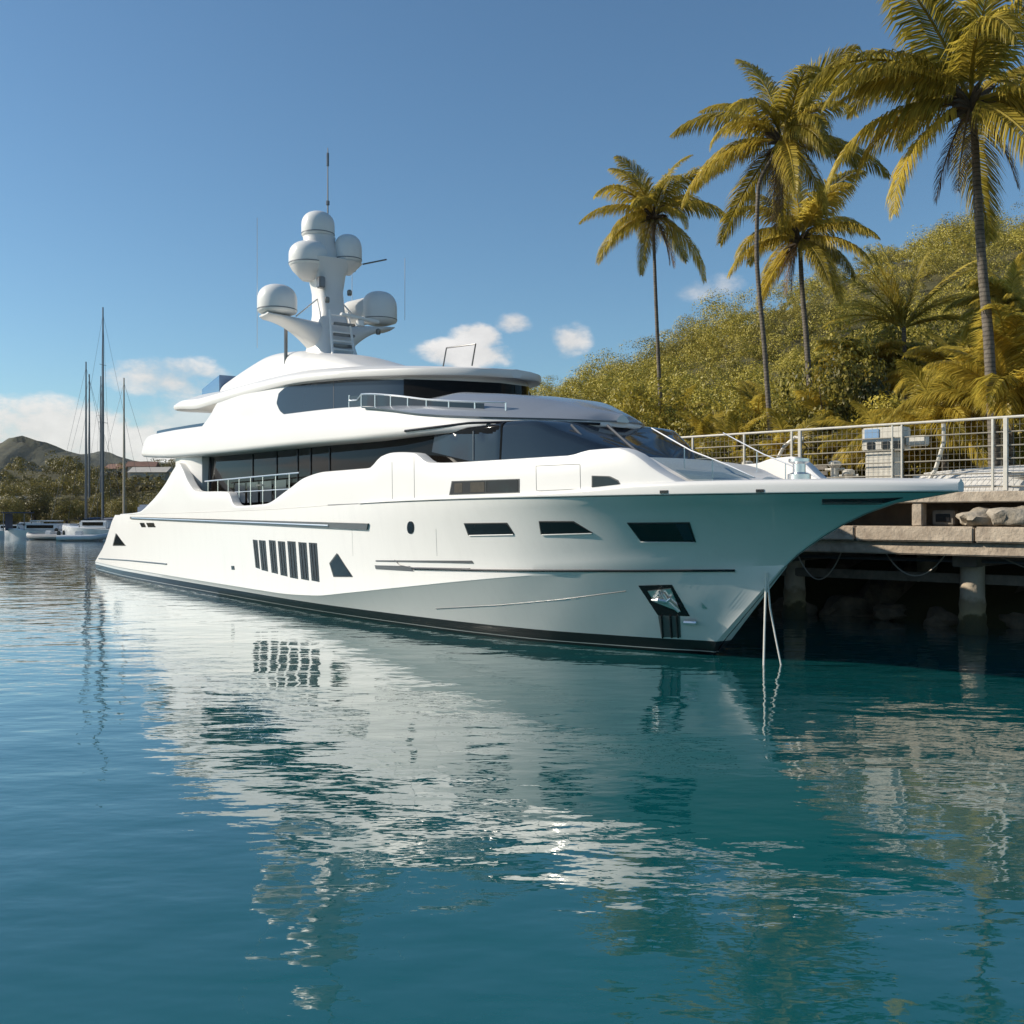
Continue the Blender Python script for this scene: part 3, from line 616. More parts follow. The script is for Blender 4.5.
# roof
rzb = crv([(7.5, 6.82), (10, 6.98), (13, 7.16), (16.6, 7.28), (24.6, 7.30), (28.5, 7.60), (32.2, 7.90)])
rzt = crv([(7.5, 7.04), (10, 7.26), (13, 7.50), (16.6, 7.68), (24.6, 7.78), (28.5, 8.02), (32.2, 8.10)])
rcr = .55
rv = crv([(7.5, .2), (7.7, .75), (8.4, 1.5), (9.8, 2.35), (12.2, 3.05), (15.5, 3.45), (22, 3.55), (27, 3.4), (30, 3.0), (31.8, 2.3), (32.2, 1.8)])
rows = []
roofm = MB()
for s_ in lin(7.5, 32.2, 120):
    w_ = rv(s_); b_ = rzb(s_); t_ = rzt(s_); cz = .62 * min(1, max(.02, (s_ - 7.5) / 12)) * min(1, max(.05, (32.2 - s_) / 5))
    half = [(0, b_ + .02), (w_ * .7, b_ + .01), (w_ - .16, b_), (w_ - .05, b_ + .03), (w_, b_ + .12), (w_ - .02, b_ + .22), (w_ - .10, t_ - .06), (w_ * .92 - .1, t_ + .02)] + [((w_ - .1) * q, t_ + .02 + cz * (1 - q ** 1.7)) for q in (.8, .65, .5, .35, .2, 0)]
    rows.append([W(s_, a_, c_) for a_, c_ in half] + [W(s_, -a_, c_) for a_, c_ in reversed(half[1:-1])])
roofm.grid(rows, close=True); roofm.add(rows[0], [tuple(range(len(rows[0])))]); roofm.add(rows[-1], [tuple(range(len(rows[0])))])
roof = roofm.build('roof', M['white'], yacht, smooth=45)
# mast fairing hump on the roof
fz = crv([(13.5, 7.7), (15, 8.05), (17, 8.60), (19.5, 9.05), (21, 9.32), (23.2, 9.48), (25, 9.28), (27.5, 8.85), (29.5, 8.46), (31.4, 8.12)])
fv = crv([(13.5, .9), (15, 1.6), (18, 2.0), (22, 2.1), (25, 2.2), (29, 2.1), (31.4, 1.5)])
hump = loft(lin(13.5, 31.4, 66), lambda s_: rzb(s_) + .12, fz, fv, .05, .55, .10, tum=.35, n_arc=6).build('mast_fairing', M['white'], yacht, smooth=50)
loft(lin(27.6, 30.0, 6), lambda s_: 8.2, crv([(27.6, 9.12), (30.0, 8.75)]), lambda s_: 1.75, .02, .02, 0).build('wind_screen', M['paleglass'], yacht)

# ---- surface-hugging details, found by casting the sight line onto the real hull
def bvh_of(o):
    return BVHTree.FromPolygons([tuple(o.matrix_basis @ v.co + parent_loc(yacht)) for v in o.data.vertices], [tuple(p.vertices) for p in o.data.polygons])
BV = {k: bvh_of(o) for k, o in dict(hull=hull, bulw=bulw, lip=bowlip, saloon=saloon, band=band, house=house, roof=roof).items()}
def hit(x, y, k):
    d = ray(x, y).normalized(); c = Vector((0, 0, CAM_H))
    loc, nrm, _, _ = BV[k].ray_cast(c, d)
    if loc is None:
        D = 40.; best = None
        for i in range(60):
            p = c + d * (14 + i * .8); l2, n2, _, ds = BV[k].find_nearest(p)
            if best is None or ds < best[2]: best = (l2, n2, ds)
        loc, nrm = best[0], best[1]
        print('MISS', k, x, y, round(best[2], 2))
    if nrm.dot(d) > 0: nrm = -nrm
    return loc, nrm
def poly_at(pl, q):
    if len(pl) == 1: return pl[0]
    ds = [math.dist(pl[i], pl[i + 1]) for i in range(len(pl) - 1)]; tot = sum(ds); t_ = q * tot
    for i, d_ in enumerate(ds):
        if t_ <= d_ or i == len(ds) - 1:
            f = min(1, t_ / d_) if d_ else 0; return (pl[i][0] + (pl[i + 1][0] - pl[i][0]) * f, pl[i][1] + (pl[i + 1][1] - pl[i][1]) * f)
        t_ -= d_
def patch(name, top, bot, k, material, parent, off=.012, n=14, mrow=4, depth=.04):
    rows = []; back = []
    for j in range(mrow + 1):
        ra = []; rb_ = []
        for i in range(n + 1):
            a_ = poly_at(top, i / n); b_ = poly_at(bot, i / n); f = j / mrow
            loc, nr = hit(a_[0] + (b_[0] - a_[0]) * f, a_[1] + (b_[1] - a_[1]) * f, k)
            ra.append(loc + nr * off); rb_.append(loc - nr * depth)
        rows.append(ra); back.append(rb_)
    mb = MB().grid(rows)
    bf = rows[0] + [r_[-1] for r_ in rows[1:]] + rows[-1][-2::-1] + [r_[0] for r_ in rows[-2:0:-1]]
    bb = back[0] + [r_[-1] for r_ in back[1:]] + back[-1][-2::-1] + [r_[0] for r_ in back[-2:0:-1]]
    mb.grid([bf, bb], close=True)
    return mb.build(name, material, parent, smooth=30)
def line(name, pts, k, rad, material, parent, n=40, off=0.0):
    P_ = []
    for i in range(n + 1):
        a_ = poly_at(pts, i / n); l_, nr = hit(a_[0], a_[1], k); P_.append(l_ + nr * off)
    return MB().tube(P_, rad, 6).build(name, material, parent)
def window(top, bot, k, parent, fr=1.1, gm='portglass', name='hull_window'):
    cx = sum(p[0] for p in top + bot) / len(top + bot); cy = sum(p[1] for p in top + bot) / len(top + bot)
    g = lambda L: [(x + (fr if x > cx else -fr), y + (fr * .8 if y > cy else -fr * .8)) for x, y in L]
    o = patch(name, g(top), g(bot), k, M['frame'], parent, .010); p_ = patch('pane', top, bot, k, M[gm], o, .018)
    p_.parent = parent if False else o
    return o
def fixsub(): pass
window([(453, 482), (518.5, 479.7)], [(450.5, 494), (518.5, 491.7)], 'bulw', bulw, name='bulwark_window')
patch('pane_divider', [(486, 481), (487.2, 481)], [(486, 492.4), (487.2, 492.4)], 'bulw', M['black'], bulw, .024, 2, 3)
patch('curtain', [(455, 483.4), (463, 483)], [(455, 492.8), (463, 492.6)], 'bulw', M['canvasdark'], bulw, .021, 4, 3)
patch('curtain', [(471, 482.6), (485, 482)], [(471, 492.4), (485, 492.0)], 'bulw', M['canvasdark'], bulw, .021, 6, 3)
window([(593, 476.5), (609, 477), (617, 481)], [(593, 489), (608, 488.8), (622, 488.2)], 'bulw', bulw, name='bulwark_window')
window([(465, 524), (506, 523.5)], [(469.5, 534.5), (513.5, 533.5)], 'hull', hull)
window([(540, 522), (572.5, 522)], [(542, 533.5), (592, 532)], 'hull', hull)
window([(628, 523.5), (688.5, 523)], [(642, 540.5), (695, 541)], 'hull', hull)
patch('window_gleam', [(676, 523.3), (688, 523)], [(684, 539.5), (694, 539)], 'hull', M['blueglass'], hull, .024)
window([(330.6, 564), (338, 554)], [(334.7, 576), (352, 576)], 'hull', hull)
window([(114, 544), (117, 534)], [(114.2, 545), (125, 545)], 'hull', hull)
for (x, w_) in ((143, 3), (151, 4.5)): window([(x - w_, 523), (x + w_ - 2, 523)], [(x - w_ + 2, 527), (x + w_, 527)], 'hull', hull, .3, name='vent')
for pts in ([(469.5, 535.6), (513.5, 534.6)], [(542, 534.8), (592, 533.2)], [(641, 541.8), (660, 542), (695, 542.2)]): line('rim_highlight', pts, 'hull', .018, M['white'], hull, 16, .006)  # white line drawn in as the highlight along each lower window rim
# oval porthole
th = [math.pi * i / 10 for i in range(11)]
window([(410.7 - 3.0 * math.cos(a_), 527.5 - 6 * math.sin(a_)) for a_ in th], [(410.7 - 3.0 * math.cos(a_), 527.5 + 6 * math.sin(a_)) for a_ in th], 'hull', hull, .5, name='porthole')
window([(231.5, 566), (234, 566)], [(232, 569.5), (234.6, 569.5)], 'hull', hull, .2, name='drain')
for (x0, x1, y0, y1) in ((252.5, 257.5, 539.5, 569), (258.5, 265.5, 540, 571.5), (268.5, 275.5, 540, 574), (277.5, 285, 541, 576.5), (287, 295.5, 541, 579), (298, 306.5, 542, 580.5), (308.5, 317, 542.5, 582)):
    v_ = patch('engine_vent', [(x0 + .3, y0), (x1, y0 + .6)], [(x0 + 3.2, y1 - 1.5), (x1 + 2.6, y1)], 'hull', M['black'], hull, .006)
    for q in (.33, .66):
        xa = x0 + (x1 - x0) * q; line('louvre', [(xa, y0 + 1.5), (xa + 2.9, y1 - 2)], 'hull', .014, M['grey'], v_, 8, .01)
# rubbing strake aft and its bright inlay
rs_ = patch('rub_rail', [(131, 516.8), (250, 520), (369, 523.3)], [(131, 519), (250, 524), (368, 529.6)], 'hull', M['grey'], hull, .05, 60, 2)
line('rail_inlay', [(133, 518), (250, 522.3), (330, 525.4)], 'hull', .03, M['chrome'], rs_, 40, .05)
line('stern_strake', [(99, 558.5), (130, 560.5), (167, 564)], 'hull', .03, M['grey'], hull, 16, .01)
line('deck_seam', [(328, 505), (400, 502), (440, 500)], 'bulw', .012, M['grey'], bulw, 20, .0)
line('door_seam', [(392, 462), (392.5, 499)], 'bulw', .007, M['grey'], bulw, 14, .0)
line('door_seam', [(414, 456), (414.5, 498)], 'bulw', .007, M['grey'], bulw, 14, .0)
line('hatch_seam', [(536, 466), (580, 464), (580.5, 489), (536.5, 491), (536, 466)], 'bulw', .006, M['grey'], bulw, 40, .0)
for x_ in (352, 436): line('plate_joint', [(x_, 529), (x_ + 1, 556)], 'hull', .0035, M['grey'], hull, 10, .0)
for (x_, y_) in ((560, 494.5), (664, 492), (760, 491)): patch('fairlead', [(x_ - 4, y_ - 1.6), (x_ + 4, y_ - 1.8)], [(x_ - 4, y_ + 1.4), (x_ + 4, y_ + 1.2)], 'bulw' if x_ < 600 else 'lip', M['black'], bulw, .012, 6, 2)
# pin stripes along the chine
line('chine_stripe', [(413, 568.5), (480, 570), (560, 570.6), (640, 570.6), (735, 570.2)], 'hull', .028, M['black'], hull, 60, .015)
patch('style_line', [(376, 560.2), (472, 560.6)], [(376, 561.4), (474, 563.4)], 'hull', M['grey'], hull, .012, 30, 2)
patch('style_line', [(375, 565.2), (410, 566)], [(376, 569), (414, 571.2)], 'hull', M['grey'], hull, .012, 16, 2)
line('style_line', [(395, 560), (400, 565), (412, 567.5), (470, 568.5)], 'hull', .014, M['grey'], hull, 30, .01)
line('spray_strake', [(436, 608.5), (500, 605), (560, 599.5), (626, 591)], 'hull', .011, M['grey'], hull, 40, .004)
# anchor pocket on the starboard bow
ap = patch('anchor_pocket', [(638.5, 585.5), (672, 584.6)], [(658, 615), (690, 616)], 'hull', M['black'], hull, .012)
patch('pocket_plate', [(648, 590.5), (671, 588)], [(655, 601.5), (681, 611.5)], 'hull', M['chrome'], ap, .028, 8, 4)
patch('chain_chute', [(658, 614), (680, 614)], [(661.5, 637), (681, 637.2)], 'hull', M['grey'], ap, .010, 8, 6)
for x_ in (663, 672, 678.5): line('guide_bar', [(x_ - 1.5, 615), (x_, 637)], 'hull', .022, M['black'], ap, 10, .03)
anch = MB()
def hp(x, y, off): l_, n_ = hit(x, y, 'hull'); return l_ + n_ * off
anch.tube([hp(664, 592, .08), hp(669, 599, .10), hp(680, 609, .10)], .035, 8); anch.tube([hp(653, 598, .08), hp(660, 597, .12), hp(668, 599, .10), hp(672, 596, .1)], [.02, .06, .05, .02], 8); anch.tube([hp(655, 596.5, .1), hp(661, 590, .1), hp(663, 595, .12)], [.02, .05, .03], 8)
anch.build('anchor', M['chrome'], ap)
bl = MB().tube([hp(684.5, 621, .06), hp(697, 621.5, .06)], .05, 8); bl.build('bow_fitting', M['chrome'], hull)
patch('maker_mark', [(701.5, 602.3), (705, 606)], [(702.5, 608.3), (707.5, 608.3)], 'hull', M['chrome'], hull, .01, 4, 3)
# black strip under the pulpit with a bright guide rail
rec = MB(); rows = []
for s_ in lin(-5.3, -2.5, 20): rows.append([W(s_, dkv(s_) * 1.0 + .022, 3.395), W(s_, dkv(s_) * 1.0 - .045, 3.25)])
pr = patch('bow_dark_strip', [(822, 499), (870, 498.6), (903, 497.4)], [(822, 503.2), (860, 503.4), (884, 502.6)], 'hull', M['black'], hull, .012, 20, 2)
line('guide_rail', [(822, 503.5), (850, 503.8), (882, 503.6)], 'hull', .016, M['chrome'], pr, 20, .03)

# ---- saloon glazing details
for x in (210.6, 253, 277, 298, 311, 330): line('mullion', [(x, 448), (x, 488)], 'saloon', .03, M['black'], saloon, 6, .01)
patch('blue_pane', [(436, 429), (474, 425), (540, 424), (572, 426)], [(432, 452), (474, 462), (540, 462), (572, 458)], 'saloon', M['blueglass'], saloon, .008, 40, 4)
for x in (474, 523): line('mullion', [(x, 426), (x, 460)], 'saloon', .022, M['grey'], saloon, 6, .012)
# aft rail in the bulwark gap
rl = MB(); vv = 3.62
P_ = [W(s_, vv, 4.35) for s_ in lin(14.2, 23.6, 12)]; rl.tube(P_, .028, 6); rl.tube([W(s_, vv, 3.86) for s_ in lin(15, 20.3, 8)], .018, 6)
for s_ in lin(15, 23.2, 7): rl.tube([W(s_, vv, 3.3), W(s_, vv, 4.35)], .022, 6)
rail = rl.build('side_rail', M['chrome'], yacht)
gp = MB()
for s_ in lin(15.2, 19.0, 3): gp.box(W(s_ + .6, vv, 3.82), (1.05, .015, .7), Matrix.Rotation(AA, 3, 'Z'))
gp.build('rail_glass', M['blueglass'], yacht)
# deck lounge furniture glimpsed behind the rail gap
tb = MB(); tb.lathe([(.3, 3.33), (.3, 3.36), (.05, 3.40), (.05, 4.0), (.5, 4.02), (.5, 4.07)], W(17.6, 3.25, 0) - Vector((0, 0, 0)), 16); tb.build('deck_table', M['grey'], yacht)

# ---- bridge deck glazing
lens_t = [(277, 402), (279, 393), (286, 387), (300, 383), (335, 379.5), (372, 379.5), (412, 380)]
lens_b = [(277, 404), (280, 411), (288, 417.5), (310, 415), (345, 408.5), (380, 403.5), (412, 400.5)]
lens = patch('bridge_window', lens_t, lens_b, 'house', M['blueglass'], house, .012, 50, 6)
patch('bridge_glazing', [(404, 379.2), (450, 380.5), (500, 383), (531, 387)], [(404, 405), (450, 404), (500, 404), (531, 403)], 'house', M['glass'], house, .016, 40, 5)
for x in (334,): line('mullion', [(x, 381), (x, 409)], 'house', .008, M['grey'], house, 8, .014)
# upper rail
rl = MB()
def bz(s_): return bzt(s_)
Pt = []
for s_ in lin(5.0, 10.9, 24):
    v_ = bv(s_) - .32; Pt.append((s_, v_))
rl.tube([W(s_, v_, bzt(s_) + .36 if s_ < 10.4 else bzt(s_) + .20) for s_, v_ in Pt], .026, 6)
for i in range(0, 25, 3): s_, v_ = Pt[i]; rl.tube([W(s_, v_, bzt(s_) - .05), W(s_, v_, bzt(s_) + .36)], .02, 6)
rl.build('upper_rail', M['chrome'], yacht)
gp = MB(); gp.grid([[W(s_, v_, bzt(s_) + .02), W(s_, v_, bzt(s_) + .33)] for s_, v_ in Pt[2:]])
gp.build('rail_glass', M['blueglass'], yacht, fix=False)
# black line painted in as the shadow gap beneath the visor, wind deflector on the aft upper deck
line('visor_shadow_line', [(405, 431), (470, 423), (540, 421.5), (600, 424)], 'band', .035, M['black'], band, 40, .0)
M['clear'] = mat('clear_glass', (.75, .8, .82), .03); M['clear'].node_tree.nodes['Principled BSDF'].inputs['Transmission Weight'].default_value = .0
_t = M['clear'].node_tree; _tr = nd(_t, 'ShaderNodeBsdfTransparent'); _tr.inputs[0].default_value = (.72, .78, .80, 1); _g = nd(_t, 'ShaderNodeBsdfGlossy', i_Roughness=.03); _f = nd(_t, 'ShaderNodeFresnel', i_IOR=1.5)
_m = nd(_t, 'ShaderNodeMixShader', i_0=.10); _t.links.new(_tr.outputs[0], _m.inputs[1]); _t.links.new(_g.outputs[0], _m.inputs[2]); _t.links.new(_m.outputs[0], _t.nodes['Material Output'].inputs[0])
MB().prism([W(.3, 2.05, 4.42), W(-1.0, 1.75, 3.72), W(-2.3, 1.25, 3.72), W(.1, 1.55, 4.62)], STB, .012).build('wind_panel', M['clear'], yacht)
MB().grid([[W(s_, 3.2, bzt(s_) - .05), W(s_, 3.15, bzt(s_) + .22)] for s_ in lin(24.5, 32.2, 12)]).build('aft_windbreak', M['blueglass'], yacht, fix=False)
# windshield frame and foredeck rails
fr = MB()
for (s0, v0, z0), (s1, v1, z1) in (((1.9, 1.42, 4.2), (3.1, 1.5, 5.12)), ((1.3, .72, 4.2), (2.7, .75, 5.12))):
    fr.tube([W(s0, v0, z0), W((s0 + s1) / 2, (v0 + v1) / 2 + .06, (z0 + z1) / 2 + .03), W(s1, v1, z1)], .035, 6)
fr.build('windshield_frame', M['grey'], yacht)
fd = MB()
for vv in (1.1, -1.1):
    fd.tube([W(.8, vv, 4.9), W(-.4, vv, 4.35), W(-1.4, vv * .95, 4.0), W(-2.0, vv * .9, 3.75)], .016, 6)
    for (s_, z_) in ((-.2, 4.42), (-1.0, 4.13)): fd.tube([W(s_, vv, 3.7), W(s_, vv, z_)], .013, 6)
fd.build('foredeck_rail', M['chrome'], yacht)
wn = MB(); wn.lathe([(.22, 3.70), (.22, 3.80), (.12, 3.84), (.12, 4.0), (.2, 4.04), (.2, 4.10), (.02, 4.12)], W(-2.6, .4, 0), 16); wn.build('windlass', M['chrome'], yacht)
# aft cockpit cover, blue
MB().box(W(34.6, 2.4, 3.3), (2.0, 1.6, .5), Matrix.Rotation(AA, 3, 'Z'), .1).build('cockpit_cover', M['blue'], yacht)
MB().grid([[W(s_, sg, .45) for sg in (-3.2, 3.2)] for s_ in (42.4, 44.6)] ).build('swim_platform', M['deck'], yacht, fix=False)

# ---- radar mast
mast = bpy.data.objects.new('radar_mast', None); COL.objects.link(mast); mast.parent = yacht; mast.location = W(19.8, 0, 8.9) - Vector(yacht.location)
def col_loft(secs):
    rows = []
    for (z_, s_, hs, hv_) in secs:
        rows.append([W(s_ + hs * math.copysign(abs(math.cos(a_)) ** .6, math.cos(a_)), hv_ * math.copysign(abs(math.sin(a_)) ** .6, math.sin(a_)), z_) for a_ in [2 * math.pi * i / 20 for i in range(20)]])
    mb = MB().grid(rows, close=True); mb.add(rows[0], [tuple(range(20))]); mb.add(rows[-1], [tuple(range(20))]); return mb
MS = 20.0
col_loft([(8.6, MS - .1, 1.25, .98), (9.2, MS - .1, 1.02, .82), (10.0, MS, .82, .64), (10.7, MS + .1, .68, .52), (11.5, MS + .2, .62, .50), (12.2, MS + .25, .66, .64), (12.6, MS + .25, .80, .86), (12.72, MS + .25, .82, .9)]).build('mast_column', M['white'], mast, smooth=50)
for sg, ln in ((1, 2.6), (-1, 2.55)):
    ar = MB(); rows = []
    for q in lin(0, 1, 18):
        v_ = sg * (.2 + (ln - .2) * q); top_ = 10.28 + .14 * q; th_ = .16 + 1.5 * (1 - q) ** 2.2; hs = .66 * (1 - .22 * q)
        if q > .97: th_ *= .5; hs *= .9
        ring = []
        for i in range(16):
            a_ = 2 * math.pi * i / 16; ca, sa = math.cos(a_), math.sin(a_)
            ring.append(W(MS + hs * math.copysign(abs(ca) ** .7, ca), v_, top_ - th_ / 2 + th_ / 2 * math.copysign(abs(sa) ** .7, sa)))
        rows.append(ring)
    ar.grid(rows, close=True); ar.add(rows[-1], [tuple(range(16))]); ar.build('mast_arm', M['white'], mast, smooth=50)
def dome(s_, v_, z_, r_, h_, tilt=None):
    pr = [(.02, -.06), (r_ * .62, -.06), (r_ * .95, .02), (r_, .10), (r_ * 1.0, h_ * .48)]
    for i in range(1, 9): an = i / 8 * math.pi / 2; pr.append((max(.01, r_ * math.cos(an) ** .75), h_ * .48 + h_ * .52 * math.sin(an)))
    return MB().lathe(pr, W(s_, v_, z_), 30, tilt).build('radome', M['dome'], mast, smooth=50)
dome(MS, 2.08, 10.48, .72, 1.05); dome(MS - .1, -2.05, 10.56, .70, 1.22)
dome(MS + .35, .66, 12.44, .78, .98); dome(MS - .1, -.72, 12.72, .53, 1.08); dome(MS + .5, .25, 13.68, .63, .98)
MB().lathe([(.30, 11.95), (.66, 12.32), (.74, 12.47), (.02, 12.48)], W(MS + .35, .66, 0), 24).build('dome_pedestal', M['white'], mast, smooth=50)
MB().lathe([(.85, 12.70), (.78, 13.1), (.60, 13.55), (.62, 13.68), (.02, 13.69)], W(MS + .5, .2, 0), 24).build('dome_pedestal', M['white'], mast, smooth=50)
MB().lathe([(.1, 12.25), (.44, 12.58), (.54, 12.69), (.02, 12.71)], W(MS - .1, -.72, 0), 24).build('dome_pedestal', M['white'], mast, smooth=50)
MB().lathe([(.50, -.1), (.52, 0), (.52, 1.0), (.45, 1.08)], W(MS + .8, -1.3, 10.95), 22, (AFT * -.8 - STB * .6 + Vector((0, 0, .15)))).build('radar_drum', M['dome'], mast, smooth=50)
an = MB(); an.tube([W(20.5, -.15, 14.2), W(20.5, -.15, 17.2)], [.035, .018], 6); an.tube([W(20.5, -.15, 15.0), W(20.5, -.15, 15.15)], .07, 8); an.tube([W(20.5, -.15, 16.5), W(20.5, -.15, 17.0)], .05, 8); an.build('whip_antenna', M['grey'], mast)
an = MB()
for s_, v_, z0, z1 in ((20.4, 2.7, 9.2, 14.0), (19.0, -2.7, 10.6, 13.0), (21.4, -1.6, 11.6, 13.3)): an.tube([W(s_, v_, z0), W(s_, v_, z1)], .011, 5)
an.build('whip_antenna', M['dome'], mast)
ld = MB()
for vv in (.62, -.30): ld.tube([W(18.3, vv, 8.6), W(18.9, vv * .8, 10.6)], .05, 6)
for i in range(6): q = (i + .5) / 6; ld.tube([W(18.3 + .6 * q, .62 - .12 * q, 8.6 + 2 * q), W(18.3 + .6 * q, -.30 + .06 * q, 8.6 + 2 * q)], .035, 6)
ld.build('mast_ladder', M['dome'], mast)
bxm = MB().box(W(19.6, .53, 11.75), (.3, .24, .42), Matrix.Rotation(AA, 3, 'Z'), .03); bxm.build('mast_hatch', M['grey'], mast)
hb = MB().tube([W(10.5, .6, 7.45), W(10.3, .6, 8.0), W(9.0, .4, 7.95), W(9.2, .4, 7.35)], .025, 6); hb.build('roof_hoop', M['grey'], yacht)
for (s_, v_, z_, r_) in ((MS, 2.08, 10.50, .725), (MS - .1, -2.05, 10.58, .705), (MS + .35, .66, 12.46, .785), (MS - .1, -.72, 12.74, .535), (MS + .5, .25, 13.70, .635)):
    MB().lathe([(r_ - .03, -.008), (r_ + .004, -.012), (r_ + .004, .022), (r_ - .03, .028)], W(s_, v_, z_ + .09), 30).build('dome_band', M['grey'], mast)
ra = MB(); ra.box(W(18.5, -.55, 10.35), (.16, 1.9, .12), Matrix.Rotation(AA + .3, 3, 'Z'), .03); ra.lathe([(.16, 10.05), (.16, 10.24), (.08, 10.29), (.02, 10.3)], W(18.5, -.55, 0), 12); ra.build('open_array_radar', M['dome'], mast)
for (s_, v_, z_) in ((19.1, .5, 10.9), (19.2, -.45, 11.3), (20.4, -1.2, 12.55), (18.9, -1.5, 9.9)):
    lt = MB().lathe([(.07, 0), (.09, .04), (.09, .18), (.05, .22), (.01, .23)], W(s_, v_, z_), 10); lt.build('navigation_light', M['grey'], mast)
for (v0, z0, v1, z1) in ((.5, 11.2, 1.35, 10.45), (-.5, 11.2, -1.3, 10.45)): MB().tube([W(MS, v0, z0), W(MS, v1, z1)], .03, 6).build('stay', M['dome'], mast)
MB().tube([W(19.4, -1.1, 12.62), W(18.6, -1.7, 12.72)], .03, 6).build('spreader_bar', M['grey'], mast)
for z_ in (9.3, 9.7, 10.1): MB().box(W(18.75, -.02, z_), (.14, .85, .10), Matrix.Rotation(AA, 3, 'Z'), .02).build('step_shelf', M['grey'], mast)
pm = MB(); pm.tube([W(21.0, 1.35, 8.8), W(21.0, 1.35, 10.3)], .07, 8); pm.build('support_post', M['grey'], mast)

# ================================================================ PIER
PO = Vector((12.3, 24.0, 0)); PD = Vector((-.733, .68, 0)).normalized(); PN = Vector((.68, .733, 0)).normalized()   # along, inland
def Pp(q, n_, z): return PO + PD * q + PN * n_ + Vector((0, 0, z))
ROT = Matrix.Rotation(math.atan2(PD.y, PD.x), 3, 'Z')
pier = thing('pier', 'weathered concrete pier on round piles along the right shore', 'pier', Pp(3, 3, 0))
def pbox(mb, q0, q1, n0, n1, z0, z1, bev=.02): return mb.box(Pp((q0 + q1) / 2, (n0 + n1) / 2, (z0 + z1) / 2), (q1 - q0, n1 - n0, z1 - z0), ROT, bev)
pbox(MB(), -8, 13, -.28, 7.5, 3.34, 3.60).build('deck', M['conc'], pier)
lb = MB()
for q in np.arange(-8, 12.9, 3.0): pbox(lb, q, q + 2.96, -.55, 1.6, 2.36, 2.74, .03)
lb.build('ledge', M['conc'], pier)
pbox(MB(), -8, 13, -.38, .1, 2.02, 2.355, .03).build('edge_beam', M['conc'], pier)
for q in (-6, -3.2, -.6, 2.35, 5.2, 8.2, 11): pbox(MB(), q, q + .26, -.22, .10, 2.745, 3.335, .02).build('post', M['conc'], pier)
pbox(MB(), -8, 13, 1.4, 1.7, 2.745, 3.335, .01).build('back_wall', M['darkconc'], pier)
for q, n_ in ((1.44, .75), (6.6, 1.25), (-3.6, .75), (11.0, 2.6), (4.0, 4.6), (-1.2, 4.6), (8.8, 5.2)):
    rr = .31; prof = [(rr * 1.2, -1.2), (rr * 1.15, .0), (rr * 1.22, .12), (rr * 1.05, .25), (rr * 1.1, .42), (rr * .98, .55), (rr * 1.05, .75), (rr * .96, .95), (rr * .93, 1.4), (rr * .97, 2.02)]
    c_ = Pp(q, n_, 0); MB().lathe(prof, c_, 18).build('pile', M['pile'], pier)
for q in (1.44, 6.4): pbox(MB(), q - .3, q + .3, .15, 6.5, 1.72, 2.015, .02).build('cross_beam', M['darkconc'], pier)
for q0, q1, sag, n_ in ((1.9, 3.4, .55, .1), (4.6, 5.9, .75, .0), (-2.4, .6, .4, .2)):
    MB().tube([Pp(q0 + (q1 - q0) * f, n_, 2.0 - sag * 4 * f * (1 - f)) for f in lin(0, 1, 14)], .018, 6).build('hanging_cable', M['wire'], pier)
MB().tube([Pp(q, .55, 1.86) for q in lin(-7, 12, 12)], .05, 8).build('service_pipe', M['grey'], pier)
pbox(MB(), -8, 13, 1.0, 1.22, 1.25, 1.5, .02).build('waling_beam', M['timber'], pier)
# fixtures glimpsed below the deck
for q, l in ((6.1, 'small pale pump box on the pier ledge beside the bow'), (2.0, 'dark steel box on the pier ledge behind the concrete post')):
    b_ = thing('equipment_box', l, 'box', Pp(q, .35, 2.745)); pbox(MB(), q - .3, q + .25, .2, .6, 2.76, 3.15, .03).build('casing', M['grey'] if q > 4 else M['timber'], b_); pbox(MB(), q - .2, q + .15, .17, .197, 2.85, 3.05, .005).build('lid', M['canvas'] if q > 4 else M['black'], b_)
# rubble on the ledge
def rock(label, c, size, seed, m_='paleRock', name='rock', group=None):
    r = random.Random(seed); bm = bmesh.new(); bmesh.ops.create_icosphere(bm, subdivisions=3, radius=1)
    ph = [r.uniform(0, 6) for _ in range(6)]
    for v in bm.verts:
        p = v.co; k = 1 + .22 * math.sin(p.x * 2.3 + ph[0]) * math.cos(p.y * 2.7 + ph[1]) + .14 * math.sin(p.z * 4.1 + p.x * 3 + ph[2]) + .10 * math.sin(p.y * 8 + p.z * 6 + ph[3]) + .07 * math.sin(p.x * 15 + ph[4]) * math.cos(p.y * 13 + p.z * 11 + ph[5])
        v.co = Vector((p.x * size[0] * k, p.y * size[1] * k, max(p.z, -.55) * size[2] * k))
    mb = MB(); bm.verts.index_update(); mb.add([v.co + Vector(c) for v in bm.verts], [[v.index for v in f.verts] for f in bm.faces]); bm.free()
    o = thing(name, label, 'rock', Vector(c) - Vector((0, 0, size[2] * .5)), 0, group); mb.build('stone', M[m_], o, smooth=60); return o
rock('large pale rock on the pier ledge at the right edge', Pp(.1, -.1, 2.95), (.62, .45, .34), 3); rock('lumpy pale rock left of the larger one on the ledge', Pp(1.0, -.1, 2.90), (.50, .40, .26), 4)
rock('small pale rock at the ledge end beside the bow', Pp(5.6, -.2, 2.86), (.26, .22, .16), 5)
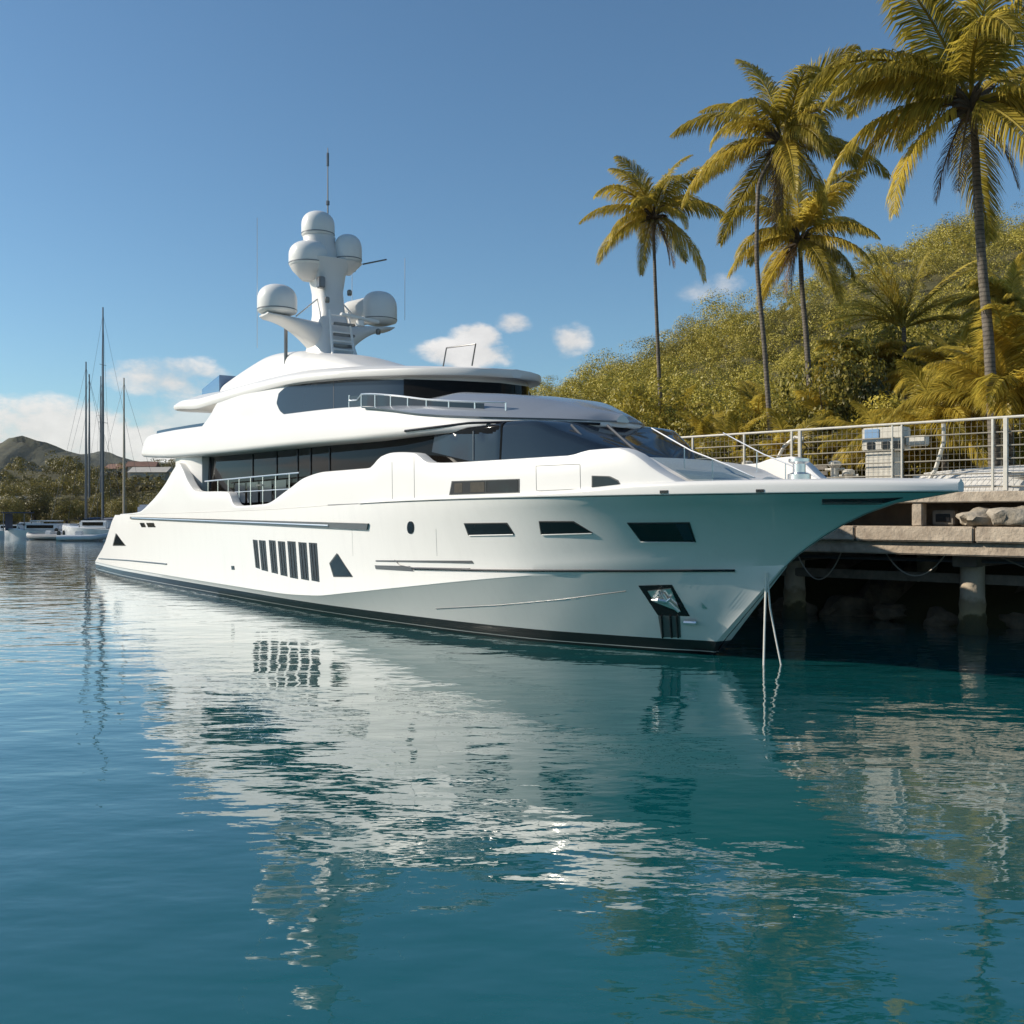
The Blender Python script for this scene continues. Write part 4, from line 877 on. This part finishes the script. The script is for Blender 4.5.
# rock bank under and behind the pier
rows = []
for q in lin(-14, 16, 60):
    row = []
    for n_, z_ in ((1.6, -1.6), (2.8, -.25), (3.5, .3), (4.2, .75), (4.9, 1.3), (5.8, 2.0), (6.9, 3.0), (9.5, 3.32)):
        row.append(Pp(q, n_ + .35 * math.sin(q * 1.9 + z_ * 2), z_ + .18 * math.sin(q * 2.7 + n_ * 3)))
    rows.append(row)
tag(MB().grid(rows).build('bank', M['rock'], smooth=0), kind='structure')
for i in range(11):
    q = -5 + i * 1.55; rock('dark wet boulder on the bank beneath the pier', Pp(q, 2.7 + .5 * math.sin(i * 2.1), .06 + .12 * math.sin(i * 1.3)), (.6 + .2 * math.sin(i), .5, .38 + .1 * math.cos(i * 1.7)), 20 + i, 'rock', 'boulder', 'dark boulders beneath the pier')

# fence
fen = thing('fence', 'tall white steel fence with wire mesh along the pier edge', 'fence', Pp(3, 0, 3.6))
ZT = 5.40
MB().tube([Pp(q, .0, ZT) for q in lin(-8, 12.6, 20)], .034, 8).build('top_rail', M['fence'], fen)
for q, w_ in ((-7.4, .09), (-3.6, .07), (.42, .10), (.72, .06), (2.95, .05), (3.2, .04), (5.80, .09), (6.05, .06), (7.55, .06), (9.3, .06), (12.3, .08)):
    MB().box(Pp(q, 0, (3.6 + ZT) / 2), (w_, w_, ZT - 3.602 - .03), ROT, .008).build('post', M['fence'], fen)
for z_ in (3.72, 4.05, 4.4, 4.72, 5.05): MB().tube([Pp(q, .03, z_) for q in lin(-8, 12.6, 20)], .019, 6).build('rail', M['wire'], fen)
wm = MB()
for q in np.arange(-8, 12.5, .14): wm.tube([Pp(q, .055, 3.64), Pp(q, .055, ZT - .03)], .0035, 4, caps=False)
for z_ in np.arange(3.9, 5.3, .33): wm.tube([Pp(-8, .062, z_), Pp(12.5, .062, z_)], .004, 4, caps=False)
wm.build('wire_mesh', M['wire'], fen, smooth=0, fix=False)
# control cabinet
cab = thing('control_cabinet', 'white metal control cabinet with pale blue top panel behind the fence', 'cabinet', Pp(3.75, .75, 3.6))
pbox(MB(), 3.35, 4.15, .5, .95, 3.602, 4.75, .03).build('plinth', M['fence'], cab)
pbox(MB(), 3.1, 4.2, .42, 1.0, 4.755, 5.38, .03).build('casing', M['fence'], cab)
pbox(MB(), 3.72, 4.12, .395, .417, 5.08, 5.34, .01).build('blue_panel', M['bluescreen'], cab)
for q in (3.95, 3.55, 3.25): pbox(MB(), q - .11, q + .11, .395, .417, 4.80, 4.99, .01).build('dark_opening', M['black'], cab)
pbox(MB(), 2.55, 3.08, .55, .85, 4.85, 5.12, .03).build('side_arm', M['fence'], cab)
# curved white pipes
for label, pts in (('curved white pipe davit behind the fence left of the cabinet', [(7.0, .5, 3.6), (6.9, .5, 4.4), (6.55, .5, 5.0), (6.2, .5, 5.25), (5.95, .5, 5.2)]), ('slanting white hose pipe leaning on the fence right of the cabinet', [(2.55, .3, 3.6), (2.2, .3, 4.2), (1.98, .28, 4.9), (1.98, .25, 5.36)])):
    d_ = thing('pipe_davit', label, 'pipe', Pp(*pts[0])); MB().tube([Pp(*p_) for p_ in pts], .055, 8).build('pipe', M['fence'], d_); MB().lathe([(.14, 0), (.14, .05), (.07, .08)], Pp(*pts[0]), 12).build('base_plate', M['wire'], d_)
# white bollard posts and pump
for i, (q, hh, l) in enumerate(((7.9, 1.05, 'white mooring bollard nearest the wheelhouse behind the fence'), (5.15, .95, 'white mooring bollard right of the double fence post'), (4.75, .7, 'short white mooring bollard beside the cabinet'))):
    b_ = thing('bollard', l, 'bollard', Pp(q, .8, 3.6)); MB().lathe([(.17, 0), (.15, .06), (.11, .12), (.11, hh - .2), (.17, hh - .14), (.17, hh - .04), (.10, hh)], Pp(q, .8, 3.6), 16).build('post', M['fence'], b_); MB().lathe([(.24, 0), (.24, .03), (.18, .035)], Pp(q, .8, 3.601), 16).build('base_plate', M['wire'], b_)
    MB().tube([Pp(q - .28, .8, 3.6 + hh * .75), Pp(q + .28, .8, 3.6 + hh * .75)], .035, 8).build('cross_bar', M['fence'], b_)
# benches
bn = thing('bench', 'pale slatted bench behind the fence between the bollards', 'bench', Pp(6.6, 1.6, 3.6))
for k in range(4): pbox(MB(), 5.9, 7.4, 1.35 + k * .13, 1.46 + k * .13, 4.02, 4.06, .01).build('seat_slat', M['timber'], bn)
for k in range(2): pbox(MB(), 5.9, 7.4, 1.90, 1.94, 4.2 + k * .16, 4.32 + k * .16, .01).build('back_slat', M['timber'], bn)
for q in (6.0, 7.25): pbox(MB(), q, q + .07, 1.36, 1.89, 3.6, 4.015, .01).build('leg', M['wire'], bn)
# upturned tender on the pier
def hullshape(L, Bm, Hh, inverted=False, n=18):
    rows = []
    for i in range(n + 1):
        q = i / n; wv = Bm * .5 * (1 - max(0, (q - .45) / .55) ** 2.2) * (.85 + .15 * min(1, q * 4)); kz = Hh * (max(0, q - .6) / .4) ** 2 * .55
        rows.append([Vector(((q - .5) * L, wv * math.sin(a_), (kz + (Hh - kz) * (1 - math.cos(a_)) if not inverted else Hh * (1 - .25 * q * q) * math.cos(a_)))) for a_ in [-math.pi / 2 + math.pi * j / 10 for j in range(11)]])
    return rows
td = thing('covered_dinghy', 'white dinghy lying keel up on the pier deck behind the fence', 'dinghy', Pp(1.55, 1.0, 3.6), math.atan2(PD.y, PD.x))
rows = hullshape(3.0, 1.3, .62, True); mb = MB().grid(rows); mb.add(rows[0], [tuple(range(11))]); mb.build('hull', M['canvas'], td, world=False)
MB().tube([(x, 0, .60 * (1 - .25 * ((x / 3 + .5) ** 2)) + .04) for x in lin(-1.45, 1.2, 8)], .03, 6).build('keel', M['canvas'], td, world=False)
cr_ = thing('cargo_crate', 'white topped low crate at the double fence post on the right', 'crate', Pp(.1, .8, 3.6))
pbox(MB(), -.35, .55, .5, 1.1, 3.602, 3.95, .02).build('crate_body', M['timber'], cr_); pbox(MB(), -.4, .6, .45, 1.15, 3.955, 4.1, .05).build('cover', M['canvas'], cr_)

# mooring ropes at the stem
ro = thing('mooring_rope', 'white double mooring rope hanging from the stem into the water', 'rope', W(-1.45, .0, 0))
t0 = W(-1.62, .22, 1.86)
MB().tube([t0, t0 + Vector((-.02, -.02, -.6)), t0 + Vector((-.04, -.03, -1.2)), t0 + Vector((-.06, -.04, -2.0))], .022, 6).build('strand', M['rope'], ro)
MB().tube([t0 + Vector((.02, 0, 0)), t0 + Vector((.08, .0, -.7)), t0 + Vector((.19, -.0, -1.3)), t0 + Vector((.33, .0, -2.0))], .018, 6).build('strand', M['rope'], ro)

# ================================================================ LEFT: boats and far shore
def sailboat(label, px_, D, top_y, L, heading, mcol, extra_boom=True):
    X_ = (px_ - CXP) / FPX * D; root = thing('sailboat', label, 'sailboat', (X_, D, 0), heading, 'sailboats moored off the far shore')
    rows = []
    for i in range(21):
        q = i / 20; wv = L * .14 * (1 - max(0, (q - .4) / .6) ** 2.0) * (.75 + .25 * min(1, q * 3)) + .02; sh = 1.15 + .35 * q * q
        rows.append([((q - .5) * L * (1 if True else 0) + (.6 * q if True else 0) * z_ * .3, wv * k, zz) for k, zz, z_ in ((-.1, -.5, 0), (-.75, -.1, 0), (-.95, .5, .5), (-1, sh, 1), (-.9, sh + .03, 1), (0, sh + .08, 1), (.9, sh + .03, 1), (1, sh, 1), (.95, .5, .5), (.75, -.1, 0), (.1, -.5, 0))])
    mb = MB().grid(rows); mb.add(rows[0], [tuple(range(11))]); mb.add(rows[-1], [tuple(range(11))]); mb.build('hull', M['boatwhite'], root, world=False)
    rows = []
    for i in range(9):
        q = i / 8; hw = L * .085 * (1 - .3 * q); hh = 1.25 + .62 * math.sin(math.pi * min(1, .15 + q * .8)); x_ = (-.18 + .36 * q) * L
        rows.append([(x_, -hw, 1.2), (x_, -hw * .9, hh), (x_, 0, hh + .1), (x_, hw * .9, hh), (x_, hw, 1.2)])
    mb = MB().grid(rows); mb.add(rows[0], [tuple(range(5))]); mb.add(rows[-1], [tuple(range(5))]); mb.build('cabin', M['boatwhite'], root, world=False)
    for sg in (-1, 1):
        for x_ in (-.08, .04): MB().box((x_ * L, sg * L * .082, 1.52), (L * .09, .04, .2), None, .02).build('cabin_window', M['glass'], root, world=False)
    H_ = CAM_H + (HZP - top_y) / FPX * D
    mm = MB().tube([(.05 * L, 0, 1.2), (.05 * L, 0, H_ * .5), (.05 * L, 0, H_)], [.19, .16, .09], 8); mst = mm.build('mast', M[mcol], root, world=False)
    sp = MB(); sp.tube([(.05 * L, -1.0, H_ * .5), (.05 * L, 1.0, H_ * .5)], .035, 5); sp.tube([(.05 * L, -.7, H_ * .75), (.05 * L, .7, H_ * .75)], .03, 5); sp.build('spreader', M[mcol], mst, world=False)
    st = MB()
    for e in ((.5 * L, 0, 1.5), (-.5 * L, 0, 1.3), (.03 * L, 1.6, 1.2), (.03 * L, -1.6, 1.2)): st.tube([(.05 * L, 0, H_ * .97), e], .018, 4, caps=False)
    st.build('rigging', M['alu'], root, world=False)
    MB().tube([(.05 * L, 0, 2.3), (-.38 * L, 0, 2.45)], .09, 8).build('boom', M['palemast'], root, world=False)
    MB().tube([(.03 * L, 0, 2.52), (-.1 * L, 0, 2.62), (-.36 * L, 0, 2.6)], [.24, .2, .1], 8).build('furled_sail', M['blue'], root, world=False)
    return root
sailboat('sailboat with the tallest dark mast of the far moorings', 107, 138, 307, 13, R(165), 'alu')
sailboat('sailboat left of the tallest mast, with a thin dark mast', 90, 150, 362, 11, R(200), 'alu')
sailboat('sailboat with the shortest thin mast, left of the others', 86, 162, 374, 10, R(30), 'alu')
sailboat('distant sailboat with its mast just left of the tallest mast', 103, 170, 376, 11, R(150), 'alu')
sailboat('sailboat with pale based mast, closest to the yacht stern', 128, 146, 378, 11, R(195), 'palemast')
# cabin cruiser with dark canopy frame
for (px_, D, hd, sc_, l) in ((88, 131, 12, 1.1, 'small white motorboat moored in front of the tallest mast'), (66, 136, 168, 1.2, 'white motorboat with low cabin right of the cabin cruiser'), (10, 139, 5, 1.1, 'white motorboat cut by the left edge of the photo'), (100, 127, 170, 1.5, 'largest white motorboat of the far moorings, right beside the yacht stern'), (30, 142, 20, 1.3, 'white motorboat behind the cabin cruiser')):
    mt_ = thing('motorboat', l, 'motorboat', ((px_ - CXP) / FPX * D, D, 0), R(hd), 'small motorboats at the far moorings'); rows = []
    for i in range(17):
        q = i / 16; wv = (1.2 * (1 - max(0, (q - .5) / .5) ** 2.2) + .02) * sc_; sh = (.85 + .35 * q * q) * sc_
        rows.append([((q - .5) * 7.0 * sc_, wv * k, zz) for k, zz in ((-.1, -.4), (-.8, 0), (-1, sh), (-.9, sh + .03), (0, sh + .06), (.9, sh + .03), (1, sh), (.8, 0), (.1, -.4))])
    mb = MB().grid(rows); mb.add(rows[0], [tuple(range(9))]); mb.build('hull', M['boatwhite'], mt_, world=False)
    MB().box((.2, 0, 1.25 * sc_), (2.6 * sc_, 1.7 * sc_, .75 * sc_), None, .18).build('cabin', M['boatwhite'], mt_, world=False)
    for sg in (-1, 1): MB().box((.2, sg * .862 * sc_, 1.34 * sc_), (1.9 * sc_, .03, .3 * sc_), None, .008).build('cabin_window', M['glass'], mt_, world=False)
    MB().prism([(1.5 * sc_, -.8 * sc_, 1.0 * sc_), (1.5 * sc_, .8 * sc_, 1.0 * sc_), (1.05 * sc_, .7 * sc_, 1.75 * sc_), (1.05 * sc_, -.7 * sc_, 1.75 * sc_)], (1, 0, .5), .03).build('windscreen', M['blueglass'], mt_, world=False)
    MB().box((-3.5 * sc_, 0, .9 * sc_), (.45, .45, .9), None, .1).build('outboard', M['black'], mt_, world=False)
cc = thing('cabin_cruiser', 'grey and white cabin cruiser with dark blue canopy at far left', 'motorboat', ((42 - CXP) / FPX * 132, 132, 0), R(185))
rows = []
for i in range(17):
    q = i / 16; wv = 1.7 * (1 - max(0, (q - .5) / .5) ** 2.2) + .02; sh = .95 + .45 * q * q
    rows.append([((q - .5) * 9.5, wv * k, zz) for k, zz in ((-.1, -.4), (-.8, 0), (-1, sh), (-.9, sh + .03), (0, sh + .06), (.9, sh + .03), (1, sh), (.8, 0), (.1, -.4))])
mb = MB().grid(rows); mb.add(rows[0], [tuple(range(9))]); mb.build('hull', M['boatwhite'], cc, world=False)
MB().box((-.3, 0, 1.5), (4.6, 2.5, 1.0), None, .25).build('cabin', M['boatwhite'], cc, world=False)
for sg in (-1, 1): MB().box((-.2, sg * 1.262, 1.6), (3.4, .03, .42), None, .01).build('cabin_window', M['glass'], cc, world=False)
MB().box((-.6, 0, 2.35), (3.6, 2.3, .16), None, .06).build('flybridge_top', M['boatwhite'], cc, world=False)
for x_ in (1.8, 4.4):
    for y_ in (-1.2, 1.2): MB().tube([(x_, y_, 1.0), (x_, y_, 3.4)], .05, 6).build('canopy_post', M['alu'], cc, world=False)
MB().box((3.1, 0, 3.44), (3.2, 2.8, .14), None, .05).build('canopy', M['blue'], cc, world=False)
MB().box((4.2, 0, 2.2), (.06, 2.3, 2.2), None, .02).build('canopy_screen', M['blue'], cc, world=False)
def dinghy(label, px_, D, L, hd, mcol):
    root = thing('inflatable_dinghy', label, 'dinghy', ((px_ - CXP) / FPX * D, D, 0), hd, 'dinghies moored at the far shore')
    tb = MB(); Bm = L * .2
    tb.tube([(-L / 2, -Bm, .35), (L * .2, -Bm, .38), (L * .4, -Bm * .6, .48), (L / 2, 0, .58), (L * .4, Bm * .6, .48), (L * .2, Bm, .38), (-L / 2, Bm, .35)], .34, 10); tb.build('tube', M[mcol], root, world=False)
    MB().box((-.05 * L, 0, .22), (L * .82, Bm * 1.9, .4), None, .08).build('floor', M['rubber'], root, world=False)
    MB().box((-.1 * L, 0, .75), (.9, .7, .8), None, .1).build('console', M['boatwhite'], root, world=False)
    MB().box((-.52 * L, 0, .75), (.4, .4, .9), None, .1).build('outboard', M['black'], root, world=False)
dinghy('pale inflatable dinghy nearest the yacht stern', 84, 122, 5.6, R(8), 'boatwhite')
dinghy('grey inflatable dinghy tied up left of the paler one', 46, 128, 5.0, R(170), 'rubber')
# far quay, houses
q_ = thing('quay_wall', 'low stone quay wall along the far left shore', 'wall', (-75, 143, 0)); MB().box((-75, 143.5, .45), (95, 1.2, 1.9), None, .05).build('wall', M['sand'], q_)
for q, x in enumerate((-118, -100, -82, -64, -46)): pass
def house_(label, px_, D, w_, h_, dpt, z):
    X_ = (px_ - CXP) / FPX * D; root = thing('house', label, 'house', (X_, D, land(X_, D) - .3 + z), R(px_ * 3 % 40 - 20), 'houses among the trees on the far shore')
    MB().box((0, 0, h_ / 2), (w_, dpt, h_), None, .03).build('wall', M['wall'], root, world=False)
    mb = MB(); e_ = .4
    mb.prism([(-w_ / 2 - e_, -dpt / 2 - e_, h_ + .01), (-w_ / 2 - e_, dpt / 2 + e_, h_ + .01), (-w_ / 2 - e_, 0, h_ + dpt * .28)], (1, 0, 0), w_ + 2 * e_); mb.build('roof', M['roof'] if int(px_) % 2 else M['wall'], root, world=False, smooth=0)
    n_ = max(2, int(w_ / 2.2))
    for i in range(n_):
        x_ = (i + .5) / n_ * w_ - w_ / 2; o_ = MB().box((x_, -dpt / 2 - .02, h_ * .55), (.9, .08, 1.1), None, .01).build('window', M['boatwhite'], root, world=False)
        MB().box((x_, -dpt / 2 - .07, h_ * .55), (.74, .04, .94)).build('pane', M['glass'], o_, world=False)
house_('pale house with clay roof above the moorings, nearest the yacht', 152, 196, 7, 2.8, 4, .6)
house_('white low house left of the one nearest the yacht', 143, 200, 5, 2.6, 4, 1.2)
house_('long pale house low among the trees at the far left edge', 12, 172, 9, 2.4, 4, .4)
house_('small pale house between the masts and the yacht', 121, 205, 5, 2.6, 4, .8)
# a few individual bushes on the far shore
FAR = []
for k in range(2):
    V, Q = shrub_mesh(90 + k); o = fast_mesh('foliage', V, Q, M['farwood']); FAR.append(o.data); bpy.data.objects.remove(o)
for i, (px_, D, rad, l) in enumerate(((8, 150, 3.6, 'round olive tree at the far left edge of the shore'), (34, 156, 4.6, 'broad olive tree behind the cabin cruiser'), (66, 154, 3.4, 'olive tree right of the cabin cruiser canopy'), (100, 156, 3.8, 'olive tree behind the tallest mast'), (122, 152, 3.4, 'yellow green tree right of the tallest mast'), (150, 156, 3.0, 'low olive tree behind the yacht stern'))):
    X_ = (px_ - CXP) / FPX * D; root = thing('tree', l, 'tree', (X_, D, land(X_, D)), 0, 'trees on the far shore')
    MB().tube([(0, 0, -.3), (.1, 0, rad * .5), (0, .1, rad)], [.3, .22, .12], 8).build('trunk', M['bark'], root, world=False)
    o = bpy.data.objects.new('crown', FAR[i % 2]); COL.objects.link(o); o.parent = root; o.location = (0, 0, rad * .35); o.scale = (rad, rad, rad * .95); o.rotation_euler = (0, 0, i * 1.3)

# ---------------------------------------------------------------- haze
hz = MB().box((0, 0, 79), (12200, 12200, 172)).build('haze', None or M['rope'], smooth=0); hz.data.materials.clear()
m = bpy.data.materials.new('haze_air'); m.use_nodes = True; t = m.node_tree; t.nodes.clear()
pv = nd(t, 'ShaderNodeVolumePrincipled'); pv.inputs['Color'].default_value = (.86, .92, 1.0, 1); pv.inputs['Density'].default_value = 0.000045; pv.inputs['Anisotropy'].default_value = .2
ov = nd(t, 'ShaderNodeOutputMaterial'); t.links.new(pv.outputs[0], ov.inputs['Volume']); hz.data.materials.append(m)
tag(hz, kind='stuff', label='thin pale haze lying over the harbour and hills', cat='haze')
